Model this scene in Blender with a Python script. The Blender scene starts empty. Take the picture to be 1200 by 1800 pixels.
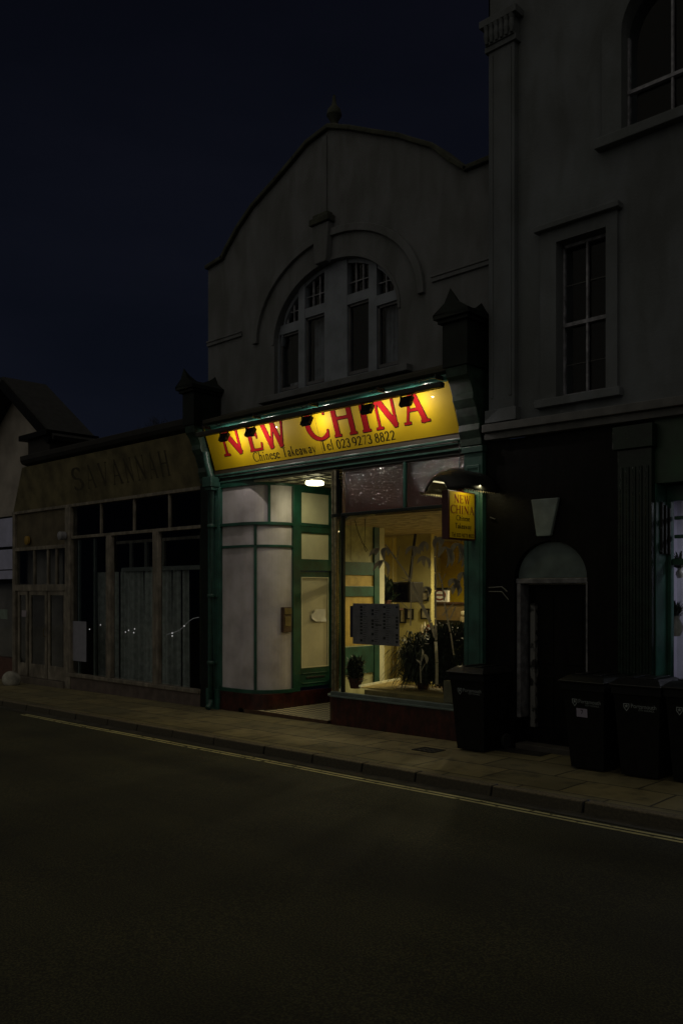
import bpy, bmesh, math, random
from math import sin, cos, pi, radians, sqrt
from mathutils import Vector, Matrix
from mathutils.geometry import tessellate_polygon
random.seed(7)
S = bpy.context.scene
COL = S.collection

# ------------------------------------------------------------------ camera
F = 1529.0; TH = math.atan2(1480, 1529); SN, CS = sin(TH), cos(TH); DY = 9.35; HC = 2.0; HY = 1040.0
cd = bpy.data.cameras.new('camera'); cam = bpy.data.objects.new('camera', cd); COL.objects.link(cam)
cam.location = (0, -DY, HC); cam.rotation_euler = (radians(90), 0, TH)
cd.sensor_fit = 'VERTICAL'; cd.sensor_height = 36; cd.lens = F / 1800 * 36
cd.shift_y = (HY - 900) / 1800; cd.clip_end = 500; cd.clip_start = .05
S.camera = cam
# ------------------------------------------------------------------ world: clear deep-blue night sky, a little paler low down
w = bpy.data.worlds.new('World'); S.world = w; w.use_nodes = True
nt = w.node_tree; nt.nodes.clear()
o_ = nt.nodes.new('ShaderNodeOutputWorld'); bg = nt.nodes.new('ShaderNodeBackground')
tc = nt.nodes.new('ShaderNodeTexCoord'); sx = nt.nodes.new('ShaderNodeSeparateXYZ'); rp = nt.nodes.new('ShaderNodeValToRGB')
nt.links.new(tc.outputs['Generated'], sx.inputs[0]); nt.links.new(sx.outputs['Z'], rp.inputs[0])
cn_ = nt.nodes.new('ShaderNodeTexNoise'); cn_.inputs['Scale'].default_value = 2.2; cn_.inputs['Detail'].default_value = 5
cm_ = nt.nodes.new('ShaderNodeMapping'); cm_.inputs['Scale'].default_value = (1, 1, 3.5); nt.links.new(tc.outputs['Generated'], cm_.inputs[0]); nt.links.new(cm_.outputs[0], cn_.inputs['Vector'])
cr_ = nt.nodes.new('ShaderNodeValToRGB'); nt.links.new(cn_.outputs['Fac'], cr_.inputs[0]); cr_.color_ramp.elements[0].position = .35; cr_.color_ramp.elements[0].color = (.80, .84, .84, 1)
cr_.color_ramp.elements[1].position = .7; cr_.color_ramp.elements[1].color = (1.22, 1.18, 1.14, 1)
mx_ = nt.nodes.new('ShaderNodeMix'); mx_.data_type = 'RGBA'; mx_.blend_type = 'MULTIPLY'; mx_.inputs[0].default_value = 1
nt.links.new(rp.outputs[0], mx_.inputs[6]); nt.links.new(cr_.outputs[0], mx_.inputs[7]); nt.links.new(mx_.outputs[2], bg.inputs[0]); nt.links.new(bg.outputs[0], o_.inputs[0])
e = rp.color_ramp.elements
e[0].position = 0.0; e[0].color = (.0048, .0062, .0112, 1)
e[1].position = .62; e[1].color = (.0026, .0029, .0056, 1)
m_ = e.new(.22); m_.color = (.0038, .0048, .0092, 1)
bg.inputs[1].default_value = 1.0
# faint far street light / moon
ld = bpy.data.lights.new('moon', 'SUN'); ld.energy = .345; ld.angle = radians(120); ld.color = (1, .93, .74)
mo = bpy.data.objects.new('moon', ld); COL.objects.link(mo)
mo.rotation_euler = Vector((-.12, .62, -.78)).to_track_quat('-Z', 'Y').to_euler()
S.view_settings.view_transform = 'Standard'; S.view_settings.look = 'None'
S.view_settings.exposure = 0; S.view_settings.gamma = 1
S.cycles.max_bounces = 6; S.cycles.transparent_max_bounces = 12; S.cycles.sample_clamp_indirect = 2.0
S.cycles.use_denoising = True

# ------------------------------------------------------------------ picture -> place helpers (onto real planes)
def P(px, py, y=0.0):
    u = (px-600)/F; dx = -SN+u*CS; dy = CS+u*SN; z = (y+DY)/dy
    return Vector((dx*z, y, HC+(HY-py)/F*z))
def PX(px, py, X):
    u = (px-600)/F; z = X/(-SN+u*CS)
    return Vector((X, (CS+u*SN)*z-DY, HC+(HY-py)/F*z))
def PZ(px, py, Z):
    u = (px-600)/F; z = (Z-HC)/((HY-py)/F)
    return Vector(((-SN+u*CS)*z, (CS+u*SN)*z-DY, Z))
def gz(X): return .009*(X+9.05)

# ------------------------------------------------------------------ materials
MATS = {}
def mat(name, col, rough=.6, var=.25, scale=6, bump=0.0, bscale=40, spec=.5, metal=0, emit=None, es=0, col2=None, lo=.35, hi=.65, detail=6):
    m = bpy.data.materials.new(name); m.use_nodes = True; n = m.node_tree; b = n.nodes['Principled BSDF']
    b.inputs['Roughness'].default_value = rough; b.inputs['Metallic'].default_value = metal
    b.inputs['Specular IOR Level'].default_value = spec
    t = n.nodes.new('ShaderNodeTexCoord')
    no = n.nodes.new('ShaderNodeTexNoise'); no.inputs['Scale'].default_value = scale; no.inputs['Detail'].default_value = detail
    n.links.new(t.outputs['Object'], no.inputs['Vector'])
    r = n.nodes.new('ShaderNodeValToRGB'); n.links.new(no.outputs['Fac'], r.inputs[0])
    c2 = col2 or tuple(max(0, c*(1-var)) for c in col); c1 = col if col2 else tuple(c*(1+var*.5) for c in col)
    r.color_ramp.elements[0].position = lo; r.color_ramp.elements[1].position = hi
    r.color_ramp.elements[0].color = (*c2, 1); r.color_ramp.elements[1].color = (*c1, 1)
    n.links.new(r.outputs[0], b.inputs['Base Color'])
    if bump:
        nb = n.nodes.new('ShaderNodeTexNoise'); nb.inputs['Scale'].default_value = bscale; nb.inputs['Detail'].default_value = 8
        n.links.new(t.outputs['Object'], nb.inputs['Vector'])
        bm_ = n.nodes.new('ShaderNodeBump'); bm_.inputs['Strength'].default_value = bump; bm_.inputs['Distance'].default_value = .01
        n.links.new(nb.outputs['Fac'], bm_.inputs['Height']); n.links.new(bm_.outputs[0], b.inputs['Normal'])
    if emit:
        b.inputs['Emission Color'].default_value = (*emit, 1); b.inputs['Emission Strength'].default_value = es
    MATS[name] = m; return m
def glass(name, tint=(1, 1, 1), refl=1.0, rough=0.0, bump=0, bscale=60, ior=1.5):
    m = bpy.data.materials.new(name); m.use_nodes = True; n = m.node_tree; n.nodes.clear()
    o = n.nodes.new('ShaderNodeOutputMaterial'); mx = n.nodes.new('ShaderNodeMixShader')
    t = n.nodes.new('ShaderNodeBsdfTransparent'); g = n.nodes.new('ShaderNodeBsdfGlossy'); lw = n.nodes.new('ShaderNodeLayerWeight'); lw.inputs[0].default_value = .5
    pw = n.nodes.new('ShaderNodeMath'); pw.operation = 'POWER'; pw.inputs[1].default_value = 4.2; n.links.new(lw.outputs['Facing'], pw.inputs[0])
    f = n.nodes.new('ShaderNodeMapRange'); n.links.new(pw.outputs[0], f.inputs[0])
    t.inputs[0].default_value = (*tint, 1); g.inputs[0].default_value = (refl, refl, refl, 1); g.inputs['Roughness'].default_value = rough
    f.inputs[3].default_value = ((ior-1)/(ior+1))**2; f.inputs[4].default_value = .95
    n.links.new(f.outputs[0], mx.inputs[0]); n.links.new(t.outputs[0], mx.inputs[1]); n.links.new(g.outputs[0], mx.inputs[2])
    n.links.new(mx.outputs[0], o.inputs[0])
    if bump:
        c = n.nodes.new('ShaderNodeTexCoord'); v = n.nodes.new('ShaderNodeTexVoronoi'); v.inputs['Scale'].default_value = bscale
        n.links.new(c.outputs['Object'], v.inputs['Vector']); bb = n.nodes.new('ShaderNodeBump'); bb.inputs['Strength'].default_value = bump
        bb.inputs['Distance'].default_value = .01
        n.links.new(v.outputs['Distance'], bb.inputs['Height']); n.links.new(bb.outputs[0], g.inputs['Normal']); n.links.new(bb.outputs[0], lw.inputs['Normal'])
    MATS[name] = m; return m

stucco = mat('stucco', (.138, .143, .155), .9, .35, 1.3, .5, 30, col2=(.115, .12, .128))
stucco_r = mat('stucco_pale', (.128, .142, .158), .9, .3, 1.1, .4, 30, col2=(.10, .108, .12))
coping = mat('coping', (.045, .048, .035), .95, .4, 5, .6, 20)
slate = mat('slate', (.014, .014, .015), .8, .5, 7, .5, 30)
darkpaint = mat('dark_green_paint', (.007, .011, .008), .5, .5, 5, .15, 30, spec=.2)
blackpaint = mat('black_paint', (.0040, .0036, .0032), .5, .5, 3, .2, 25, spec=.12)
green = mat('teal_green_paint', (.018, .078, .056), .38, .4, 4, .12, 40)
green_d = mat('door_green_paint', (.010, .062, .040), .4, .4, 4, .12, 40)
green_w = mat('worn_green_paint', (.030, .105, .082), .45, .6, 4, .3, 30, col2=(.016, .055, .044))
riser_red = mat('oxblood_tiles', (.055, .012, .008), .35, .5, 6, .2, 20)
panel_w = mat('whitened_panel', (.54, .50, .52), .55, .18, 2.2, .1, 60, col2=(.38, .345, .36), lo=.3, hi=.6)
cream = mat('cream_paint', (.60, .58, .40), .5, .15, 2)
lobceil = mat('lobby_ceiling', (.52, .50, .36), .6, .2, 3)
yel_wall = mat('yellow_wall', (.58, .43, .015), .5, .2, 2)
cream_wall = mat('cream_wall', (.52, .46, .20), .16, .15, 3, spec=.6)
ceil_m = mat('swirl_ceiling', (.50, .42, .27), .6, .1, 3)
int_floor = mat('interior_floor', (.10, .07, .04), .5, .3, 5)
brown = mat('brown_wood', (.07, .035, .018), .5, .4, 8, .2)
tan = mat('tan_painted_wood', (.23, .20, .16), .6, .35, 5, .2)
tan_f = mat('tan_fascia', (.125, .105, .05), .75, .5, 2.5, .4, 15)
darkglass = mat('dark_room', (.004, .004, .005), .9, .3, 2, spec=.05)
curtain = mat('curtain_cloth', (.40, .43, .40), .9, .25, 9, .1, 80)
curtain_u = mat('upstairs_curtain', (.30, .31, .36), .9, .3, 5)
board_y = mat('yellow_sign_paint', (.50, .335, .004), .6, .08, 2, spec=.2)
_b = board_y.node_tree.nodes['Principled BSDF']; _b.inputs['Coat Weight'].default_value = .14; _b.inputs['Coat Roughness'].default_value = .05
board_edge = mat('sign_edge_brown', (.035, .022, .012), .5, .4, 5)
red_l = mat('red_lettering', (.27, .008, .010), .85, .1, 5, spec=.06)
black_l = mat('black_lettering', (.012, .008, .006), .8, .2, 5, spec=.08)
metal_b = mat('black_metal', (.006, .006, .005), .5, .3, 8)
trough_m = mat('trough_metal', (.025, .022, .015), .5, .3, 8)
pipe_m = mat('pipe_paint', (.024, .075, .058), .4, .5, 8, .2, 30, col2=(.014, .045, .034))
tube_m = mat('painted_tube', (.035, .14, .11), .22, .3, 3)
chrome = mat('worn_chrome', (.30, .27, .18), .3, .4, 14, .2, 30, metal=.8)
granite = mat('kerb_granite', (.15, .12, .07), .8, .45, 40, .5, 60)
bin_m = mat('bin_plastic', (.0048, .005, .005), .5, .3, 6, .1, 80, spec=.2)
binlid = mat('bin_lid_plastic', (.006, .006, .006), .3, .3, 6, .15, 40, spec=.35)
rubber = mat('rubber', (.01, .01, .01), .8)
print_w = mat('pale_print', (.22, .25, .26), .6, .2, 30)
paper = mat('white_paper', (.55, .54, .5), .8, .1, 10)
label_m = mat('bin_label', (.26, .24, .32), .7, .1, 10)
frost = mat('frosted_vinyl', (.18, .15, .125), .7, .15, 20)
frost_l = mat('pale_vinyl', (.6, .54, .44), .7, .15, 20)
menu_m = mat('menu_board', (.20, .185, .22), .5, .2, 8)
menu_d = mat('menu_print', (.012, .012, .016), .6, .2, 30)
leaf = mat('leaf', (.035, .06, .018), .5, .4, 12)
leaf_d = mat('dark_leaf', (.014, .028, .010), .55, .4, 12)
terracotta = mat('terracotta', (.08, .03, .015), .8)
signboard_w = mat('pale_sign_panel', (.42, .43, .62), .6, .15, 3)
lamp_m = mat('lobby_lamp', (.9, .9, .8), .4, emit=(1, .93, .52), es=5.5)
flood_e = mat('flood_lens', (.9, .9, .9), .3, emit=(1, .93, .80), es=2)
tube_e = mat('tube_light', (.9, .9, .8), .3, emit=(1, .92, .55), es=.5)
spot_e = mat('spot_bulb', (.9, .8, .6), .3, emit=(1, .86, .50), es=22)
lightbox = mat('menu_lightbox', (.6, .55, .42), .5, .2, 8, emit=(1, .86, .55), es=.10)
brass = mat('brass', (.20, .16, .08), .4, .3, 9, metal=.5)
stone = mat('pale_stone', (.30, .29, .25), .9, .3, 8, .8, 10)
twig = mat('twig', (.02, .018, .015), .9)
key_m = mat('painted_keystone', (.16, .20, .19), .6, .2, 8)
white_worn = mat('worn_white_paint', (.25, .25, .29), .6, .5, 12, .3, 25)
flake = mat('flaking_paint', (.12, .12, .12), .7, .9, 9, .4, 30, col2=(.004, .004, .004), lo=.46, hi=.54)
teal_fan = mat('painted_fanlight', (.075, .105, .105), .5, .25, 6)
pane = glass('pane', (.93, .95, .93), .9)
pane_d = glass('dark_pane', (.88, .90, .91), .45, ior=1.3)
pane_obs = glass('obscure_pane', (.80, .66, .58), 1.0, .10, 1.0, 42, ior=1.7)
blind = mat('brown_blind', (.15, .055, .035), .8, .25, 2)
b_tr = True
shelf_w = mat('shelf_white', (.50, .48, .52), .5, .1, 5)
blue_c = mat('blue_cabinet', (.04, .18, .30), .5, .2, 5)
vase_m = mat('vase', (.55, .52, .5), .3)
shop_w = mat('cool_wall', (.40, .38, .47), .6, .1, 5)
mullion_g = green_d

def translucent(name, amt, k):
    n = MATS[name].node_tree; b = n.nodes['Principled BSDF']; o = n.nodes['Material Output']
    t = n.nodes.new('ShaderNodeBsdfTranslucent'); t.inputs[0].default_value = (k, k*.95, k*.85, 1); m = n.nodes.new('ShaderNodeMixShader'); m.inputs[0].default_value = amt
    n.links.new(b.outputs[0], m.inputs[1]); n.links.new(t.outputs[0], m.inputs[2]); n.links.new(m.outputs[0], o.inputs[0])
translucent('brown_blind', .5, .35)
MATS['brown_blind'].node_tree.nodes['Translucent BSDF'].inputs[0].default_value = (.40, .10, .05, 1)
translucent('frosted_vinyl', .45, .22); translucent('pale_vinyl', .5, .6)
def stains(m, amt=.55, sc=(1.4, 1.4, .22), lo=.38, hi=.62):
    n = m.node_tree; b = n.nodes['Principled BSDF']; t = n.nodes.new('ShaderNodeTexCoord'); mp = n.nodes.new('ShaderNodeMapping'); mp.inputs['Scale'].default_value = sc
    v = n.nodes.new('ShaderNodeTexNoise'); v.inputs['Scale'].default_value = 3; v.inputs['Detail'].default_value = 7; v.inputs['Distortion'].default_value = .4
    n.links.new(t.outputs['Object'], mp.inputs[0]); n.links.new(mp.outputs[0], v.inputs['Vector']); r = n.nodes.new('ShaderNodeValToRGB'); n.links.new(v.outputs['Fac'], r.inputs[0])
    r.color_ramp.elements[0].position = lo; r.color_ramp.elements[0].color = (amt, amt, amt*.95, 1); r.color_ramp.elements[1].position = hi
    mx = n.nodes.new('ShaderNodeMix'); mx.data_type = 'RGBA'; mx.blend_type = 'MULTIPLY'; mx.inputs[0].default_value = 1
    n.links.new(b.inputs['Base Color'].links[0].from_socket, mx.inputs[6]); n.links.new(r.outputs[0], mx.inputs[7]); n.links.new(mx.outputs[2], b.inputs['Base Color'])
stains(stucco, .74, (1.2, 1.2, .4)); stains(stucco_r, .76, (1.2, 1.2, .4)); stains(panel_w, .86, (1.5, 1.5, .9), .30, .6); stains(tan, .6, (4, 4, 1)); stains(blackpaint, .4, (3, 3, .6)); stains(riser_red, .5, (5, 5, 2)); stains(bin_m, .5, (6, 6, 3))
# worn asphalt, slabs, tiles, yellow lines
def asphalt():
    m = mat('asphalt', (.050, .049, .022), .85, .55, .5, .8, 130, col2=(.026, .025, .011)); n = m.node_tree; b = n.nodes['Principled BSDF']
    t = n.nodes.new('ShaderNodeTexCoord'); v = n.nodes.new('ShaderNodeTexNoise'); v.inputs['Scale'].default_value = 170; v.inputs['Detail'].default_value = 3
    n.links.new(t.outputs['Object'], v.inputs['Vector']); r = n.nodes.new('ShaderNodeValToRGB')
    r.color_ramp.elements[0].position = .42; r.color_ramp.elements[0].color = (.45, .45, .45, 1)
    r.color_ramp.elements[1].position = .68; r.color_ramp.elements[1].color = (2.1, 2.0, 1.8, 1)
    n.links.new(v.outputs['Fac'], r.inputs[0])
    mx = n.nodes.new('ShaderNodeMix'); mx.data_type = 'RGBA'; mx.blend_type = 'MULTIPLY'; mx.inputs[0].default_value = 1
    src = b.inputs['Base Color'].links[0].from_socket
    n.links.new(src, mx.inputs[6]); n.links.new(r.outputs[0], mx.inputs[7]); n.links.new(mx.outputs[2], b.inputs['Base Color'])
    v.inputs['Scale'].default_value = 75
    vo = n.nodes.new('ShaderNodeTexVoronoi'); vo.feature = 'DISTANCE_TO_EDGE'; vo.inputs['Scale'].default_value = .45; no2 = n.nodes.new('ShaderNodeTexNoise'); no2.inputs['Scale'].default_value = 2.2; no2.inputs['Detail'].default_value = 6
    n.links.new(t.outputs['Object'], no2.inputs['Vector']); ad = n.nodes.new('ShaderNodeMix'); ad.data_type = 'RGBA'; ad.blend_type = 'LINEAR_LIGHT'; ad.inputs[0].default_value = .25
    n.links.new(t.outputs['Object'], ad.inputs[6]); n.links.new(no2.outputs['Color'], ad.inputs[7]); n.links.new(ad.outputs[2], vo.inputs['Vector'])
    rc = n.nodes.new('ShaderNodeValToRGB'); n.links.new(vo.outputs['Distance'], rc.inputs[0]); rc.color_ramp.elements[0].position = .004; rc.color_ramp.elements[0].color = (.42, .42, .42, 1); rc.color_ramp.elements[1].position = .013
    m2 = n.nodes.new('ShaderNodeMix'); m2.data_type = 'RGBA'; m2.blend_type = 'MULTIPLY'; m2.inputs[0].default_value = .16
    n.links.new(mx.outputs[2], m2.inputs[6]); n.links.new(rc.outputs[0], m2.inputs[7])
    mp = n.nodes.new('ShaderNodeMapping'); mp.inputs['Scale'].default_value = (.12, 1.1, 1); n.links.new(t.outputs['Object'], mp.inputs[0])
    n3 = n.nodes.new('ShaderNodeTexNoise'); n3.inputs['Scale'].default_value = 1.0; n3.inputs['Detail'].default_value = 4; n.links.new(mp.outputs[0], n3.inputs['Vector'])
    r3 = n.nodes.new('ShaderNodeValToRGB'); n.links.new(n3.outputs['Fac'], r3.inputs[0]); r3.color_ramp.elements[0].position = .35; r3.color_ramp.elements[0].color = (.60, .60, .60, 1); r3.color_ramp.elements[1].position = .65; r3.color_ramp.elements[1].color = (1.15, 1.15, 1.15, 1)
    m3 = n.nodes.new('ShaderNodeMix'); m3.data_type = 'RGBA'; m3.blend_type = 'MULTIPLY'; m3.inputs[0].default_value = 1
    n.links.new(m2.outputs[2], m3.inputs[6]); n.links.new(r3.outputs[0], m3.inputs[7]); n.links.new(m3.outputs[2], b.inputs['Base Color'])
    return m
asph = asphalt()
def slabs():
    m = mat('paving_slabs', (.20, .168, .078), .75, .35, 1.6, .5, 70, col2=(.15, .124, .055)); n = m.node_tree; b = n.nodes['Principled BSDF']
    t = n.nodes.new('ShaderNodeTexCoord'); mp = n.nodes.new('ShaderNodeMapping'); n.links.new(t.outputs['Object'], mp.inputs[0])
    no = n.nodes.new('ShaderNodeTexNoise'); no.inputs['Scale'].default_value = 2.5; n.links.new(t.outputs['Object'], no.inputs['Vector'])
    br = n.nodes.new('ShaderNodeTexBrick'); br.inputs['Scale'].default_value = 1; br.offset = .42
    br.inputs['Brick Width'].default_value = .93; br.inputs['Row Height'].default_value = .60; br.inputs['Mortar Size'].default_value = .016
    br.inputs['Mortar Smooth'].default_value = .6
    br.inputs['Color1'].default_value = (1.12, 1.1, 1.05, 1); br.inputs['Color2'].default_value = (.66, .68, .72, 1); br.inputs['Mortar'].default_value = (.16, .15, .15, 1)
    ad = n.nodes.new('ShaderNodeMix'); ad.data_type = 'RGBA'; ad.blend_type = 'LINEAR_LIGHT'; ad.inputs[0].default_value = .012
    n.links.new(mp.outputs[0], ad.inputs[6]); n.links.new(no.outputs['Color'], ad.inputs[7]); n.links.new(ad.outputs[2], br.inputs['Vector'])
    mx = n.nodes.new('ShaderNodeMix'); mx.data_type = 'RGBA'; mx.blend_type = 'MULTIPLY'; mx.inputs[0].default_value = 1
    src = b.inputs['Base Color'].links[0].from_socket
    n.links.new(src, mx.inputs[6]); n.links.new(br.outputs['Color'], mx.inputs[7])
    # dark stains
    n2 = n.nodes.new('ShaderNodeTexNoise'); n2.inputs['Scale'].default_value = 5; n2.inputs['Detail'].default_value = 5
    n.links.new(t.outputs['Object'], n2.inputs['Vector']); r2 = n.nodes.new('ShaderNodeValToRGB'); n.links.new(n2.outputs['Fac'], r2.inputs[0])
    r2.color_ramp.elements[0].position = .28; r2.color_ramp.elements[0].color = (.5, .5, .5, 1); r2.color_ramp.elements[1].position = .5
    m2 = n.nodes.new('ShaderNodeMix'); m2.data_type = 'RGBA'; m2.blend_type = 'MULTIPLY'; m2.inputs[0].default_value = 1
    n.links.new(mx.outputs[2], m2.inputs[6]); n.links.new(r2.outputs[0], m2.inputs[7]); n.links.new(m2.outputs[2], b.inputs['Base Color'])
    bp = n.nodes.new('ShaderNodeBump'); bp.inputs['Distance'].default_value = .006; bp.invert = True
    n.links.new(br.outputs['Fac'], bp.inputs['Height']); ob = b.inputs['Normal'].links[0].from_socket
    n.links.new(ob, bp.inputs['Normal']); n.links.new(bp.outputs[0], b.inputs['Normal'])
    return m
slab = slabs()
def checker():
    m = mat('checker_tiles', (.5, .45, .28), .35); n = m.node_tree; b = n.nodes['Principled BSDF']
    t = n.nodes.new('ShaderNodeTexCoord'); c = n.nodes.new('ShaderNodeTexChecker'); c.inputs['Scale'].default_value = 9.5
    mp = n.nodes.new('ShaderNodeMapping'); mp.inputs['Rotation'].default_value = (0, 0, radians(45)); mp.inputs['Location'].default_value = (.01, .02, .5)
    n.links.new(t.outputs['Object'], mp.inputs[0]); n.links.new(mp.outputs[0], c.inputs[0])
    c.inputs[1].default_value = (.60, .54, .36, 1); c.inputs[2].default_value = (.02, .018, .014, 1)
    n.links.new(c.outputs[0], b.inputs['Base Color']); return m
check = checker()
def kerb_face_shade():  # shade on the upright kerb face, put into the colour by face normal
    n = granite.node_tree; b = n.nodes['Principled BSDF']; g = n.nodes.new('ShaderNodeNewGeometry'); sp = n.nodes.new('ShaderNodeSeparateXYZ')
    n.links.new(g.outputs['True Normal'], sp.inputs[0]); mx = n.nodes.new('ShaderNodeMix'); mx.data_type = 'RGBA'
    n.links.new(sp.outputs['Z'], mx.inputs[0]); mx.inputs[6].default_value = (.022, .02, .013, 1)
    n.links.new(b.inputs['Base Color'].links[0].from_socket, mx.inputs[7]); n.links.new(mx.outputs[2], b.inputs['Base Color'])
granite.node_tree.nodes['Principled BSDF']; kerb_face_shade()
def worn_yellow():
    m = mat('worn_yellow_paint', (.52, .47, .22), .7, .2, 3, .3, 60); n = m.node_tree; b = n.nodes['Principled BSDF']
    t = n.nodes.new('ShaderNodeTexCoord'); v = n.nodes.new('ShaderNodeTexNoise'); v.inputs['Scale'].default_value = 9; v.inputs['Detail'].default_value = 9
    n.links.new(t.outputs['Object'], v.inputs['Vector']); r = n.nodes.new('ShaderNodeValToRGB'); n.links.new(v.outputs['Fac'], r.inputs[0])
    r.color_ramp.elements[0].position = .30; r.color_ramp.elements[0].color = (0, 0, 0, 1); r.color_ramp.elements[1].position = .42
    n.links.new(r.outputs[0], b.inputs['Alpha']); return m
yl = worn_yellow()
def swirl():
    n = ceil_m.node_tree; b = n.nodes['Principled BSDF']
    t = n.nodes.new('ShaderNodeTexCoord'); v = n.nodes.new('ShaderNodeTexVoronoi'); v.inputs['Scale'].default_value = 5.0
    n.links.new(t.outputs['Object'], v.inputs['Vector']); bp = n.nodes.new('ShaderNodeBump'); bp.inputs['Strength'].default_value = 1; bp.inputs['Distance'].default_value = .10
    n.links.new(v.outputs['Distance'], bp.inputs['Height']); n.links.new(bp.outputs[0], b.inputs['Normal'])
swirl()

# ------------------------------------------------------------------ mesh builder
class MB:
    def __init__(s): s.v = []; s.f = []
    def add(s, vs, fs):
        k = len(s.v); s.v += [Vector(v) for v in vs]; s.f += [tuple(i+k for i in f) for f in fs]; return s
    def box(s, x0, x1, y0, y1, z0, z1):
        if x0 > x1: x0, x1 = x1, x0
        if y0 > y1: y0, y1 = y1, y0
        if z0 > z1: z0, z1 = z1, z0
        return s.add([(x0,y0,z0),(x1,y0,z0),(x1,y1,z0),(x0,y1,z0),(x0,y0,z1),(x1,y0,z1),(x1,y1,z1),(x0,y1,z1)],
                     [(0,3,2,1),(4,5,6,7),(0,1,5,4),(1,2,6,5),(2,3,7,6),(3,0,4,7)])
    def obox(s, M, sx, sy, sz):
        vs = [M @ Vector((x*sx/2, y*sy/2, z*sz/2)) for z in (-1,1) for x,y in ((-1,-1),(1,-1),(1,1),(-1,1))]
        return s.add(vs, [(0,3,2,1),(4,5,6,7),(0,1,5,4),(1,2,6,5),(2,3,7,6),(3,0,4,7)])
    def hexa(s, b, t):   # bottom 4, top 4
        return s.add(list(b)+list(t), [(0,3,2,1),(4,5,6,7),(0,1,5,4),(1,2,6,5),(2,3,7,6),(3,0,4,7)])
    def prism(s, outer, holes, d0, d1, axis='y', back=True):
        """outline in (a,b) extruded along axis; y: (x,z); x: (y,z); z: (x,y)"""
        def V(p, d): return {'y': Vector((p[0], d, p[1])), 'x': Vector((d, p[0], p[1])), 'z': Vector((p[0], p[1], d))}[axis]
        loops = [outer]+list(holes)
        tris = tessellate_polygon([[Vector((p[0], p[1], 0)) for p in l] for l in loops])
        flat = [p for l in loops for p in l]
        s.add([V(p, d0) for p in flat], [tuple(t) for t in tris])
        if back: s.add([V(p, d1) for p in flat], [tuple(reversed(t)) for t in tris])
        for l in loops:
            n = len(l); s.add([V(p, d0) for p in l]+[V(p, d1) for p in l], [(i, (i+1) % n, n+(i+1) % n, n+i) for i in range(n)])
        return s
    def tube(s, pts, r, n=10, cap=True):
        pts = [Vector(p) for p in pts]; rs = r if isinstance(r, (list, tuple)) else [r]*len(pts); k = len(s.v); up = Vector((0,0,1))
        for i, p in enumerate(pts):
            d = (pts[min(i+1, len(pts)-1)]-pts[max(i-1, 0)]).normalized()
            a = d.cross(up); a = a.normalized() if a.length > 1e-3 else Vector((1,0,0)); b = d.cross(a)
            s.v += [p+(a*cos(2*pi*j/n)+b*sin(2*pi*j/n))*rs[i] for j in range(n)]
        for i in range(len(pts)-1):
            s.f += [(k+i*n+j, k+i*n+(j+1) % n, k+(i+1)*n+(j+1) % n, k+(i+1)*n+j) for j in range(n)]
        if cap: s.f += [tuple(k+j for j in reversed(range(n))), tuple(k+(len(pts)-1)*n+j for j in range(n))]
        return s
    def lathe(s, c, prof, n=20, axis='z'):
        k = len(s.v); c = Vector(c)
        for r, h in prof:
            for j in range(n):
                a = 2*pi*j/n; q = (r*cos(a), r*sin(a), h)
                if axis == 'x': q = (h, r*cos(a), r*sin(a))
                if axis == 'y': q = (r*cos(a), h, r*sin(a))
                s.v.append(c+Vector(q))
        for i in range(len(prof)-1):
            s.f += [(k+i*n+j, k+i*n+(j+1) % n, k+(i+1)*n+(j+1) % n, k+(i+1)*n+j) for j in range(n)]
        s.f += [tuple(k+j for j in reversed(range(n))), tuple(k+(len(prof)-1)*n+j for j in range(n))]
        return s
    def quad(s, *p): return s.add(p, [tuple(range(len(p)))])
    def build(s, name, m, parent=None, bev=0, smooth=False, base=None, seg=2):
        me = bpy.data.meshes.new(name)
        if parent is not None: off = Vector(parent['_o'])
        elif base is not None: off = Vector(base)
        else:
            xs = [v.x for v in s.v]; ys = [v.y for v in s.v]; zs = [v.z for v in s.v]
            off = Vector(((min(xs)+max(xs))/2, (min(ys)+max(ys))/2, min(zs)))
        me.from_pydata([v-off for v in s.v], [], s.f)
        b = bmesh.new(); b.from_mesh(me); bmesh.ops.remove_doubles(b, verts=b.verts, dist=1e-5); bmesh.ops.recalc_face_normals(b, faces=b.faces); b.to_mesh(me); b.free()
        me.materials.append(m if not isinstance(m, str) else MATS[m])
        o = bpy.data.objects.new(name, me); COL.objects.link(o); o['_o'] = tuple(off)
        if parent is not None: o.parent = parent
        else: o.location = off
        if smooth:
            for p in me.polygons: p.use_smooth = True
            me.set_sharp_from_angle(angle=radians(38))
        if bev:
            md = o.modifiers.new('bevel', 'BEVEL'); md.width = bev; md.segments = seg; md.limit_method = 'ANGLE'; md.angle_limit = radians(40); md.use_clamp_overlap = True
        return o
def tag(o, label=None, cat=None, group=None, kind=None):
    if label: o['label'] = label
    if cat: o['category'] = cat
    if group: o['group'] = group
    if kind: o['kind'] = kind
    return o
def empty(name, loc, label, cat, group=None):
    o = bpy.data.objects.new(name, None); COL.objects.link(o); o.location = loc; o['_o'] = tuple(loc); o.empty_display_size = .2
    return tag(o, label, cat, group)
def bx(name, m, parent, x0, x1, y0, y1, z0, z1, bev=.004): return MB().box(x0,x1,y0,y1,z0,z1).build(name, m, parent, bev)

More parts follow.
